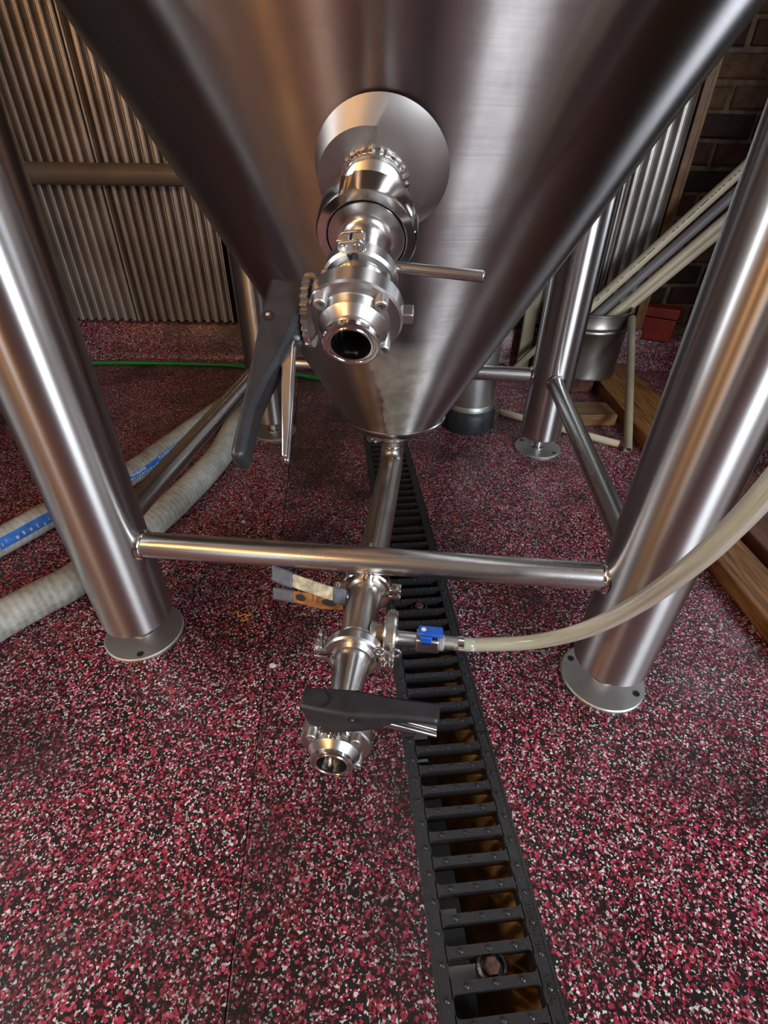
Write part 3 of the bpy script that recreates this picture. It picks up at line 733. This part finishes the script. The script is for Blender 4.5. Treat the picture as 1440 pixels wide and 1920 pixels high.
W0 = 0.190
hp = [(0.0809, -0.0069), (0.0447, 0.0001), (0.0439, 0.0118), (0.0437, 0.0257), (0.0448, 0.0430), (0.0465, 0.0527), (0.0554, 0.0866), (0.0618, 0.1056), (0.0666, 0.1306), (0.0674, 0.1487), (0.0668, 0.1746), (0.0686, 0.1799), (0.0775, 0.1804), (0.0785, 0.1704), (0.0788, 0.1183), (0.0788, 0.0400)]
hp = [(a, b - 0.020) for a, b in hp]
hp[0] = (0.0795, -0.0265)
tp = [(0.0491, 0.0462), (0.0478, 0.0665), (0.0413, 0.1206), (0.0355, 0.1740), (0.0396, 0.1742), (0.0482, 0.1262), (0.0543, 0.0903), (0.0572, 0.0826), (0.0560, 0.060)]
tp = [(a, b - 0.020) for a, b in tp]
MV = frame(PB + PN * W0, PN, -PU)
butterfly_valve('upper butterfly valve on the cone with its black lever hanging down', MV, hp, tp, Matrix.Identity(4), Lfront=0.038, Lback=0.038, pin=(0.0714, 0.0231))

# --- bottom outlet, pipe run, tee, reducer, lower valve
PZ = 0.165; PD = V((-0.1044, -0.9945, 0)); PX = V((0.9945, -0.1044, 0)); UPZ = V((0, 0, 1))
def pp(y, z=PZ): return V((-0.041 + 0.105 * (y - 0.429), y, z))
RP = 0.0254
out = empty('outlet_elbow_pipe', (TX, TY, PZ), 'weathered steel elbow pipe running from under the cone towards the tee', 'pipe')
VX, VY = 0.0165, 0.985
nk = empty('outlet_neck', (VX, VY, 0.25), 'short steel outlet neck under the tip of the cone', 'pipe fitting')
mb = MB(); mb.lathe(Matrix.Translation((VX, VY, 0)), [(RP - 0.002, 0.268), (RP - 0.002, 0.246), (0.032, 0.239), (0.032, 0.236), (0.02, 0.236)], 40); obj('ferrule', mb, S_BAR, nk)
path = [V((VX, VY, 0.2355)), V((VX, VY, 0.21))]
e0 = V((VX, VY, PZ)); rad = 0.04
for i in range(1, 12):
    a = (pi / 2) * i / 12
    path.append(e0 + PD * (rad * (1 - cos(a))) + UPZ * (rad * (1 - sin(a))))
pe = pp(0.60); path += [e0 + PD * rad, e0.lerp(pe, 0.3) , e0.lerp(pe, 0.6), pe]
path = [p if i > 14 else p for i, p in enumerate(path)]
mb = MB(); mb.tube(path, RP, 36, caps=False); mb.uv = []; obj('pipe', mb, S_DULL, out)
mb = MB(); mb.lathe(Matrix.Translation((VX, VY, 0)), [(RP, 0.222), (0.032, 0.231), (0.032, 0.2345), (0.02, 0.2345)], 40); obj('ferrule', mb, S_BAR, out)
mb = MB(); mb.lathe(Matrix.Translation((VX, VY, 0.207)), [(RP + 0.0001, -0.002), (RP + 0.0009, 0), (RP + 0.0001, 0.002)], 40); obj('weld', mb, S_POL, out)
FE = frame(pe, PD, UPZ); mb = MB(); mb.lathe(FE, [(RP, -0.004), (RP + 0.001, 0.012), (0.032, 0.022), (0.032, 0.0265), (0.02, 0.0265)], 40); obj('ferrule', mb, S_BAR, out)
mb = MB(); s0 = pp(0.558) + UPZ * 0.026; mb.tube([s0 + V((0.004, 0.0, 0.0)), s0 + V((0.004, 0.03, 0.003)), s0 + V((0.004, 0.085, 0.004))], [0.0085, 0.0085, 0.0085], 18); mb.uv = []
obj('stub_rod', mb, S_BAR, out)
tri_clamp('steel clamp with wing nut directly under the tip of the cone', (VX, VY, 0.2352), (0, 0, 1), (-0.80, -0.60, 0), 0.0328, 0.017)
tri_clamp('bright steel clamp at the far end of the tee, gripped by the spring clamp', pp(0.5735), PD, PX, 0.0328, 0.016, wing=False, mt=S_POL)

tee = empty('pipe_tee', pp(0.482), 'steel tee pipe with a side branch, lying between two clamps in front of the crossbar', 'pipe fitting')
Lc = V.length
a0_, a1_ = pp(0.5725), pp(0.4505); Lt = (a1_ - a0_).length
mb = MB(); FT = frame(a0_, PD, UPZ)
mb.lathe(FT, [(0.02, 0.0), (0.032, 0.0), (0.032, 0.003), (RP + 0.001, 0.010), (RP, 0.014), (RP, Lt - 0.024), (RP + 0.0007, Lt - 0.0225), (RP, Lt - 0.021), (RP, Lt - 0.012), (0.032, Lt - 0.003), (0.032, Lt), (0.02, Lt)], 56); obj('run_pipe', mb, S_DULL, tee)
bt = pp(0.482); FB = frame(bt, PX, UPZ)
mb = MB(); mb.lathe(FB, [(0.0185, 0.015), (0.0190, 0.033), (0.0190, 0.036), (0.0252, 0.0425), (0.0252, 0.0455), (0.012, 0.0455)], 40); obj('branch', mb, S_BRASS, tee)
mb = MB(); mb.lathe(FB, [(0.0215, 0.0185), (0.0200, 0.0265), (0.0188, 0.028)], 40); obj('weld', mb, S_DULL, tee)
tri_clamp('steel clamp standing upright on the side branch of the tee', bt + PX * 0.0475, PX, PD, 0.0262, 0.0165)
tri_clamp('large steel clamp with a wing nut between tee and reducer', pp(0.4485), PD, -PX, 0.0328, 0.0175)

red = empty('pipe_reducer', pp(0.41), 'tapering steel reducer between the tee clamp and the lower valve', 'pipe fitting')
a0_ = pp(0.447); FR = frame(a0_, PD, UPZ)
mb = MB(); mb.lathe(FR, [(0.02, 0.0), (0.032, 0.0), (0.032, 0.003), (RP, 0.009), (RP, 0.014), (0.0195, 0.068), (0.0192, 0.078), (0.0252, 0.085), (0.0252, 0.0885), (0.015, 0.0885)], 56); obj('taper', mb, S_BAR, red)
tri_clamp('steel clamp half hidden behind the lower black lever', pp(0.3575), PD, -PX, 0.0258, 0.0145, wing=False)

VC = pp(0.325); MV2 = frame(VC, PD, UPZ)
hp2 = [(s_ - 0.004, (t_ * 1.4 if t_ < 0 else t_ if t_ < 0.03 else 0.03 + (t_ - 0.03) * 0.66)) for s_, t_ in hp]
tp2 = [(s_ - 0.003, (0.0262 + (t_ - 0.0262) * 0.70)) for s_, t_ in tp]
# handle turned across the flow, towards +x
hd = Matrix((V((1, 0, 0)), V((0, 0, 1)), V((0, -1, 0)))).transposed().to_4x4()
tst = (MV2 @ hd).to_3x3() @ V((0, 0, 1))
if tst.x < 0: hd = Matrix((V((1, 0, 0)), V((0, 0, -1)), V((0, 1, 0)))).transposed().to_4x4()
lv = butterfly_valve('lower butterfly valve near the floor with its black lever turned across', MV2, hp2, tp2, hd, Lfront=0.0335, Lback=0.031, body_r=0.0425, pin=(0.0674, 0.0231), plate_r=0.0235)
mb = MB(); mb.lathe(MV2 @ hd @ frame((0.0748, 0, -0.014), (1, 0, 0), (0, 0, 1)), [(0.0115, 0.0), (0.0112, 0.0004), (0.007, 0.0004), (0.0068, 0.0001), (0.0, 0.0001)], 28)
obj('cap_recess', mb, M_DARKHOLE, [c_ for c_ in lv.children if c_.name.startswith('handle')][0])

# --- sample valve with blue lever and clear hose
bv = empty('ball_valve', bt + PX * 0.10, 'small steel ball valve with a blue plastic lever beside the tee', 'valve')
mb = MB(); mb.lathe(FB, [(0.012, 0.0475), (0.0252, 0.0475), (0.0252, 0.0505), (0.0125, 0.056), (0.0110, 0.060), (0.0105, 0.083), (0.0100, 0.086), (0.006, 0.086)], 36); obj('adapter', mb, S_BAR, bv)
mb = MB(); mb.box((-0.0125, -0.0125, 0.084), (0.0125, 0.0125, 0.1175), FB); obj('body', mb, S_CAST, bv, bevel=0.003)
mb = MB(); mb.lathe(FB, [(0.004, 0.117), (0.011, 0.117), (0.011, 0.1215), (0.0098, 0.122), (0.0098, 0.145), (0.006, 0.145)], 24); obj('hose_barb', mb, S_ALU, bv)
mb = MB()
for i in range(4): mb.lathe(FB, [(0.0095, 0.1172 + i * 0.0016), (0.0128, 0.118 + i * 0.0016), (0.0095, 0.1188 + i * 0.0016)], 24)
obj('thread_tape', mb, M_WHITEPRINT, bv, sharp=60)
HBv = FB  # local X = up
# FB axes: Z along branch, X up, Y = Z x X
mb = MB(); mb.cyl(FB @ V((0.0115, 0, 0.094)), FB @ V((0.017, 0, 0.094)), 0.0055, n=16); obj('stem', mb, S_CAST, bv)
lev = MB(); lev.box((0.0165, -0.0085, 0.0865), (0.0225, 0.0085, 0.121), FB)
lv_o = obj('lever', lev, M_BLUE, bv, bevel=0.002, label='blue plastic lever')
mb = MB(); mb.cyl(FB @ V((0.010, 0.0, 0.099)), FB @ V((0.0175, 0.0, 0.099)), 0.0085, n=20)
mb.box((0.004, 0.0085 if (FB.to_3x3() @ V((0, 1, 0))).y < 0 else -0.0125, 0.090), (0.020, 0.0125 if (FB.to_3x3() @ V((0, 1, 0))).y < 0 else -0.0085, 0.106), FB); obj('lever_skirt', mb, M_BLUE, lv_o, bevel=0.0015)
mb = MB(); mb.lathe(frame(FB @ V((0.0225, 0, 0.094)), UPZ, PX), [(0.0036, 0), (0.0036, 0.0007), (0.0019, 0.0007), (0.0017, 0.0001), (0, 0.0001)], 16); obj('lever_screw', mb, S_POL, lv_o)

hs = bt + PX * 0.138
hpts = [hs, hs + PX * 0.02, (0.139, 0.465, 0.166), (0.202, 0.446, 0.196), (0.249, 0.416, 0.256), (0.277, 0.384, 0.336), (0.287, 0.349, 0.426), (0.291, 0.331, 0.486), (0.292, 0.319, 0.535), (0.295, 0.305, 0.62), (0.32, 0.28, 0.75), (0.42, 0.23, 0.90), (0.62, 0.12, 1.00), (0.88, -0.05, 0.92), (1.08, -0.22, 0.65), (1.18, -0.36, 0.30), (1.26, -0.55, 0.04), (1.34, -0.78, 0.0105), (1.40, -1.05, 0.0105)]
mb = MB(); mb.tube(spline(hpts, 8), 0.0098, 24); hose = obj('sample_hose', mb, M_TUBE)
tag(hose, 'translucent yellowish hose curving up from the ball valve across the right leg', 'hose')
hc = empty('hose_clamp', FB @ V((0, 0, 0.1475)), 'small ear clamp crimped on the end of the translucent hose', 'hose clamp')
mb = MB(); mb.lathe(FB, [(0.0099, 0.1435), (0.0109, 0.1435), (0.0109, 0.1515), (0.0099, 0.1515)], 30, closed=True); obj('band', mb, S_POL, hc)
yf = 1 if (FB.to_3x3() @ V((0, 1, 0))).y < 0 else -1
mb = MB(); mb.cyl(FB @ V((0.002, yf * 0.0135, 0.1435)), FB @ V((0.002, yf * 0.0135, 0.1515)), 0.0036, n=16); obj('crimp_ear', mb, S_POL, hc)

# --- spring clamp on the far tee clamp
sc_ = empty('spring_clamp', (-0.10, 0.55, 0.18), 'rusty spring clamp with grey vinyl grips hanging on the left of the tee', 'spring clamp')
def strip(pts_, wid, th, side):       # flat strip along points, wide along 'side'
    mb = MB(); P_ = [V(p) for p in pts_]; s_ = V(side).normalized()
    for i, p in enumerate(P_):
        t_ = (P_[min(i + 1, len(P_) - 1)] - P_[max(i - 1, 0)]).normalized(); n_ = t_.cross(s_).normalized()
        w_ = wid[i] if isinstance(wid, list) else wid
        mb.v += [p + s_ * w_ / 2 + n_ * th / 2, p - s_ * w_ / 2 + n_ * th / 2, p - s_ * w_ / 2 - n_ * th / 2, p + s_ * w_ / 2 - n_ * th / 2]
    for i in range(len(P_) - 1):
        for j in range(4):
            a = 4 * i + j; b = 4 * i + (j + 1) % 4; mb.f.append((a, b, b + 4, a + 4))
    mb.f += [(3, 2, 1, 0), tuple(4 * (len(P_) - 1) + j for j in range(4))]
    return mb
side = V((0.0, 0.62, 0.78))
up_a = [(-0.162, 0.566, 0.200), (-0.129, 0.557, 0.193), (-0.080, 0.548, 0.180), (-0.057, 0.545, 0.175)]
lo_a = [(-0.166, 0.560, 0.166), (-0.129, 0.552, 0.166), (-0.095, 0.545, 0.164), (-0.060, 0.540, 0.163)]
obj('upper_arm', strip(up_a, [0.017, 0.021, 0.021, 0.016], 0.005, side), M_CREAMARM, sc_, bevel=0.0012, label='arm with peeling cream paint')
la = obj('lower_arm', strip(lo_a, [0.014, 0.019, 0.022, 0.016], 0.005, side), M_RUSTARM, sc_, bevel=0.0012, label='orange rusted arm')
for c_, l_ in ((V((-0.127, 0.5515, 0.1662)), 0.016), (V((-0.083, 0.5435, 0.1640)), 0.022)):
    d_ = (V(lo_a[2]) - V(lo_a[1])).normalized(); nn = d_.cross(side).normalized(); nn = nn if nn.z > 0 or nn.y < 0 else -nn
    mb = MB(); q = []
    for i in range(24):
        a = 2 * pi * i / 24; q.append((l_ / 2 * cos(a), 0.0052 * sin(a)))
    for off in (0.0028, -0.0028):
        b0 = len(mb.v); mb.v += [c_ + d_ * x_ + side.normalized() * y_ + nn * off for x_, y_ in q]; mb.f.append(tuple(range(b0, b0 + 24)))
    obj('slot', mb, M_DARKHOLE, la, smooth=False)
def grip(a, b, w_, th):
    obj('grip', strip([a, V(a).lerp(V(b), 0.5), b], w_, th, side), M_VINYL, sc_, bevel=0.003)
grip((-0.171, 0.568, 0.2025), (-0.138, 0.559, 0.195), 0.025, 0.010)
grip((-0.172, 0.561, 0.166), (-0.139, 0.554, 0.166), 0.020, 0.010)
grip((-0.076, 0.547, 0.179), (-0.055, 0.5445, 0.1745), 0.026, 0.011)
mb = MB(); mb.cyl((-0.104, 0.5435, 0.1655), (-0.104, 0.556, 0.184), 0.003, n=12); obj('pivot', mb, M_RUSTARM, sc_)

# ------------------------------------------------------------------ transfer hoses on the floor
def hose_thing(label, pts_, r, group='transfer hoses on the floor'):
    sp = spline(pts_, 10); t = empty('transfer_hose', sp[0], label, 'hose', group)
    mb = MB(); mb.tube(sp, r, 28); obj('tube', mb, M_HOSE, t); return t, sp
HR = 0.0305
h1, sp1 = hose_thing('pale grey transfer hose with a blue printed stripe, the rear one of the two', [(-1.25, 0.20, HR), (-1.02, 0.52, HR), (-0.843, 0.825, HR), (-0.807, 0.893, HR), (-0.779, 0.945, HR), (-0.672, 1.127, HR), (-0.634, 1.245, HR), (-0.593, 1.385, HR), (-0.548, 1.536, HR), (-0.505, 1.66, HR), (-0.47, 1.78, HR)], HR)
h2, sp2 = hose_thing('plain grey ribbed transfer hose on the floor, passing just behind the front left leg', [(-0.95, 0.20, 0.034), (-0.80, 0.44, 0.034), (-0.695, 0.607, 0.034), (-0.655, 0.662, 0.034), (-0.605, 0.73, 0.034), (-0.532, 0.906, 0.034), (-0.494, 1.038, 0.034), (-0.462, 1.22, 0.034), (-0.462, 1.40, 0.034), (-0.446, 1.53, 0.034)], 0.034)
def wrap(sp, r, s, ang):      # point on hose surface at arc length s and angle ang (0 = towards the camera side, up = pi/2)
    L = 0
    for i in range(len(sp) - 1):
        d = (sp[i + 1] - sp[i]).length
        if L + d >= s or i == len(sp) - 2:
            t = (sp[i + 1] - sp[i]).normalized(); c = sp[i] + t * (s - L); break
        L += d
    sd = t.cross(V((0, 0, 1))).normalized()
    return c + (sd * cos(ang) + V((0, 0, 1)) * sin(ang)) * r
def arclen_at(sp, y):
    L = 0
    for i in range(len(sp) - 1):
        if sp[i].y <= y <= sp[i + 1].y: return L + (sp[i + 1] - sp[i]).length * (y - sp[i].y) / max(1e-6, sp[i + 1].y - sp[i].y)
        L += (sp[i + 1] - sp[i]).length
    return L
def band(sp, r, s0, s1, a0, a1, n=24, k=6):
    mb = MB()
    for i in range(n + 1):
        for j in range(k + 1): mb.v.append(wrap(sp, r, s0 + (s1 - s0) * i / n, a0 + (a1 - a0) * j / k))
    for i in range(n):
        for j in range(k):
            a = i * (k + 1) + j; mb.f.append((a, a + k + 1, a + k + 2, a + 1))
    return mb
sA, sB = arclen_at(sp1, 0.55), arclen_at(sp1, 0.99)
st1 = obj('stripe', band(sp1, HR + 0.0004, sA, sB, -0.02, 0.78, 60), M_BLUEPRINT, h1, label='worn blue printed stripe')
rr = random.Random(3); s = sA + 0.01
while s < sB - 0.01:
    wv = rr.uniform(0.0015, 0.006); lo_ = rr.uniform(0.0, 0.35)
    obj('worn_gap', band(sp1, HR + 0.0008, s, s + wv, lo_, lo_ + rr.uniform(0.15, 0.35), 1, 3), M_HOSE, st1); s += rr.uniform(0.008, 0.02)
sC, sD = arclen_at(sp1, 1.02), arclen_at(sp1, 1.30)
st2 = obj('stripe', band(sp1, HR + 0.0004, sC, sD, -0.05, 0.50, 40), M_BLUEPRINT, h1, label='blue stripe with white lettering')
def hose_text(body, size, s0, ang0):
    me = text_mesh(body, size, 0.0)
    for v_ in me.vertices:
        x, y = v_.co.x, v_.co.y; v_.co = wrap(sp1, HR + 0.0010, s0 + x, ang0 + y / HR) - world_of(st2)
    me.materials.clear(); me.materials.append(M_WHITEPRINT)
    raw_obj('lettering', me, st2, (0, 0, 0))
hose_text('FOOD TRANSFER', 0.0105, arclen_at(sp1, 1.080), 0.33)
rr = random.Random(9)       # rows of print too small to read
for row in (0.03, 0.22, 0.36):
    s = arclen_at(sp1, 1.085 if row < 0.1 else 1.20)
    while s < sD - 0.02:
        wv = rr.uniform(0.003, 0.008)
        obj('fine_print', band(sp1, HR + 0.0009, s, s + wv, row, row + 0.07, 1, 1), M_WHITEPRINT, st2); s += wv + rr.uniform(0.002, 0.005)

mb = MB(); mb.tube(spline([(-2.2, 1.98, 0.009), (-1.6, 2.0, 0.009), (-1.207, 2.020, 0.009), (-1.007, 2.028, 0.009), (-0.784, 2.025, 0.009), (-0.601, 2.008, 0.009), (-0.345, 1.919, 0.009), (-0.17, 1.841, 0.009), (-0.09, 1.825, 0.009), (-0.055, 1.90, 0.009), (-0.11, 1.98, 0.009)], 8), 0.0085, 12)
tag(obj('garden_hose', mb, M_GREEN), 'thin green hose lying along the foot of the corrugated wall', 'hose')

# wall rail
rl = empty('wall_rail', (-0.9, WY - 0.045, 0.655), 'horizontal grey pipe rail mounted across the corrugated wall', 'pipe rail')
mb = MB(); mb.cyl((-1.9, WY - 0.046, 0.655), (0.35, WY - 0.046, 0.655), 0.0325, n=32); obj('pipe', mb, M_RAIL, rl)
for x in (-1.55, -0.2):
    mb = MB(); mb.box((x - 0.02, WY - 0.05, 0.615), (x + 0.02, WY - 0.004, 0.695)); obj('bracket', mb, S_CAST, rl, bevel=0.003)

# ------------------------------------------------------------------ things behind the tank on the right
cyl_ = empty('gas_cylinder', (0.27, 1.515, 0), 'grey aluminium gas cylinder in a black rubber boot behind the cone', 'gas cylinder')
T = Matrix.Translation((0.27, 1.515, 0)); RG = 0.0775
mb = MB(); mb.lathe(T, [(0.0, 0.065), (RG - 0.004, 0.065), (RG + 0.001, 0.072), (RG + 0.001, 0.080), (RG - 0.004, 0.088), (RG - 0.003, 0.10), (RG - 0.003, 0.46), (RG - 0.012, 0.50), (0.045, 0.54), (0.026, 0.56), (0.022, 0.60), (0.0, 0.60)], 56); obj('body', mb, S_ALU, cyl_)
mb = MB(); mb.lathe(T, [(0.0, 0.0), (RG + 0.004, 0.0), (RG + 0.007, 0.006), (RG + 0.007, 0.056), (RG + 0.003, 0.062), (RG - 0.003, 0.070)], 56); obj('boot', mb, M_RUBBER, cyl_)
mb = MB(); mb.cyl((0.27, 1.515, 0.60), (0.27, 1.515, 0.65), 0.012, n=16); mb.cyl((0.23, 1.515, 0.632), (0.31, 1.515, 0.632), 0.009, n=14); obj('valve', mb, S_BRASS, cyl_)

bk = empty('metal_tub', (0.745, 1.915, 0.047), 'galvanised metal tub standing on boards behind the rear right leg', 'tub')
T = Matrix.Translation((0.745, 1.915, 0.047))
mb = MB(); mb.lathe(T, [(0.0, 0.004), (0.128, 0.004), (0.131, 0.0), (0.1335, 0.006), (0.131, 0.012), (0.1345, 0.10), (0.1365, 0.165), (0.1395, 0.170), (0.1395, 0.176), (0.137, 0.180), (0.140, 0.186), (0.140, 0.192), (0.1375, 0.197), (0.139, 0.232), (0.136, 0.232), (0.130, 0.02), (0.0, 0.02)], 72); obj('body', mb, S_GALV, bk, sharp=50)
mb = MB(); mb.lathe(T, [(0.1385, 0.228), (0.1425, 0.230), (0.1425, 0.236), (0.1385, 0.238), (0.135, 0.234)], 72, closed=True); obj('rolled_rim', mb, S_GALV, bk, sharp=60)

# pipes leaning in the tub
def pvc(label, p, q, r, m_, group='plastic pipes standing in the tub', marks=False):
    p, q = V(p), V(q); d = (q - p).normalized(); M = frame(p, d, V((0, -1, 0))); L = (q - p).length
    t = empty('plastic_pipe', p, label, 'pipe', group)
    mb = MB(); mb.lathe(M, [(r - 0.003, 0), (r, 0), (r, L), (r - 0.003, L), (r - 0.003, 0)], 28); pi_ = obj('tube', mb, m_, t)
    if marks:
        rnd = random.Random(5); s_ = 0.16
        while s_ < L - 0.1:
            w_ = rnd.choice((0.005, 0.008, 0.012, 0.03)); a_ = RAD(28) if (M.to_3x3() @ V((0, 1, 0))).z > 0 else RAD(-28)
            mb = MB(); mb.lathe(M @ Matrix.Translation((0, 0, s_)), [(r + 0.0004, 0), (r + 0.0004, w_)], 3, a_ - 0.07, a_ + 0.07); obj('printed_mark', mb, M_BLACKPRINT, pi_); s_ += w_ + rnd.choice((0.006, 0.012, 0.03))
    return t
PY = 1.93
pvc('cream plastic pipe with black print, topmost of the leaning pipes', (0.655, PY, 0.175), (1.42, PY + 0.02, 1.02), 0.0175, M_PVC, marks=True)
pvc('grey shaded plastic pipe just under the printed one', (0.685, PY - 0.02, 0.16), (1.46, PY + 0.0, 1.005), 0.0165, M_PVCGREY)
pvc('cream plastic pipe, third of the leaning pipes from the top', (0.722, PY - 0.035, 0.155), (1.50, PY - 0.02, 0.985), 0.0150, M_PVC)
pvc('cream plastic pipe, lowest of the leaning pipes', (0.755, PY - 0.01, 0.15), (1.55, PY + 0.02, 0.955), 0.0165, M_PVC)
pvc('dull yellowed pipe standing upright against the front of the tub', (0.727, 1.33, 0.012), (0.846, 1.80, 0.272), 0.0125, M_PVCOLD)
pvc('short white plastic pipe lying on the floor behind the rear right leg', (0.392, 1.590, 0.0115), (0.716, 1.366, 0.0115), 0.0112, M_PVC, group='plastic pipe offcuts')

# leaning cream board
mb = MB(); mb.box((0.532, 2.01, 0.004), (0.580, 2.03, 0.62)); o = obj('board', mb, M_PVCOLD, bevel=0.002)
tag(o, 'narrow cream board upright against the wall, left of the rear right leg', 'board')
mb = MB(); Mb = Matrix.Translation((0.47, 1.94, 0.010)) @ Matrix.Rotation(RAD(42), 4, 'Y'); mb.box((0, 0, 0), (0.022, 0.014, 0.20), Mb)
tag(obj('board', mb, M_PVCOLD, bevel=0.002), 'small pale stick slanting behind the rear right leg', 'board')

# timber
def plank(label, lo, hi, m_, rz=0.0, name='plank'):
    c = V(((lo[0] + hi[0]) / 2, (lo[1] + hi[1]) / 2, lo[2])); h = (V(hi) - V(lo)) / 2
    mb = MB(); M = Matrix.Translation(c) @ Matrix.Rotation(rz, 4, 'Z'); mb.box((-h.x, -h.y, 0), (h.x, h.y, hi[2] - lo[2]), M)
    return tag(obj(name, mb, m_, origin=c, bevel=0.003), label, 'plank', 'loose lumber on the floor')
plank('long weathered plank nearest the right leg, with a worn yellow edge', (0.707, 0.35, 0.001), (0.80, 1.12, 0.036), M_WOOD, 0.02)
plank('reddish plank lying beyond the worn yellow one at the right edge', (0.812, 0.40, 0.001), (0.98, 1.30, 0.052), M_WOODRED, 0.0)
plank('brown plank under the metal tub, running towards the right leg', (0.79, 1.33, 0.001), (0.955, 2.0, 0.046), M_WOOD, -0.03)
plank('dark plank under the left part of the metal tub', (0.62, 1.80, 0.001), (0.775, 2.05, 0.046), M_WOODRED, 0.0)
plank('short wooden block behind the right side crossbar', (0.56, 1.506, 0.001), (0.755, 1.612, 0.042), M_WOODX, 0.05)

# red box on the ledge of the curb
rb_ = empty('red_box', (1.085, 2.12, 0.117), 'red plastic box on the curb below the leaning pipes', 'box')
Mb = Matrix.Translation((1.085, 2.120, 0.117)) @ Matrix.Rotation(RAD(-32), 4, 'Z')
mb = MB(); mb.box((-0.085, -0.045, 0), (0.085, 0.03, 0.085), Mb); obj('base', mb, M_RED, rb_, bevel=0.004)
mb = MB(); mb.box((-0.089, -0.049, 0.088), (0.089, 0.034, 0.125), Mb); obj('lid', mb, M_RED, rb_, bevel=0.004)

# ------------------------------------------------------------------ small scraps
def squig(label, c, n_, mat_, seed, nm='plastic_shred'):
    rnd = random.Random(seed); p = V(c); pts_ = []; a = rnd.uniform(0, 6)
    for i in range(n_):
        pts_.append(p.copy()); a += rnd.uniform(-1.5, 1.5); p += V((cos(a) * 0.006, sin(a) * 0.005, 0)); p.z = 0.002 + abs(sin(i * 1.1)) * 0.004
    mb = MB(); mb.tube(spline(pts_, 4), 0.0011, 6); mb.uv = []
    tag(obj(nm, mb, mat_), label, 'scrap')
squig('curly orange shred on the floor beside the left foot, upper one', (-0.287, 0.668, 0.003), 9, M_SHRED, 2)
squig('curly orange shred on the floor beside the left foot, lower one', (-0.268, 0.655, 0.003), 9, M_SHRED, 5)
ch = empty('bead_chain', (0.30, 0.586, 0.003), 'thin beaded chain lying on the floor by the right foot', 'chain')
mb = MB()
for i in range(20):
    x = 0.262 + i * 0.0030 * 1.0; y = 0.586 + 0.0025 * sin(i * 0.35)
    mb.lathe(Matrix.Translation((x, y, 0.0016)), [(0, -0.0012), (0.0009, -0.0008), (0.0012, 0), (0.0009, 0.0008), (0, 0.0012)], 6)
obj('beads', mb, S_POL, ch)
for i, (x, y, r_, lb) in enumerate(((-0.190, 0.548, 0.006, 'pale scrap on the floor under the spring clamp'), (-0.338, 0.96, 0.006, 'pale scrap on the floor right of the ribbed hose'))):
    mb = MB(); rnd = random.Random(i); pl = [(r_ * cos(a) * rnd.uniform(.7, 1.2), r_ * sin(a) * rnd.uniform(.5, .9)) for a in [j * 2 * pi / 7 for j in range(7)]]
    mb.add([(x + a, y + b, 0.0012) for a, b in pl] + [(x + a * .8, y + b * .8, 0.0052) for a, b in pl], [tuple(range(6, -1, -1)), tuple(range(7, 14))] + [(j, (j + 1) % 7, 7 + (j + 1) % 7, 7 + j) for j in range(7)])
    tag(obj('paper_scrap', mb, M_BIT), lb, 'scrap')
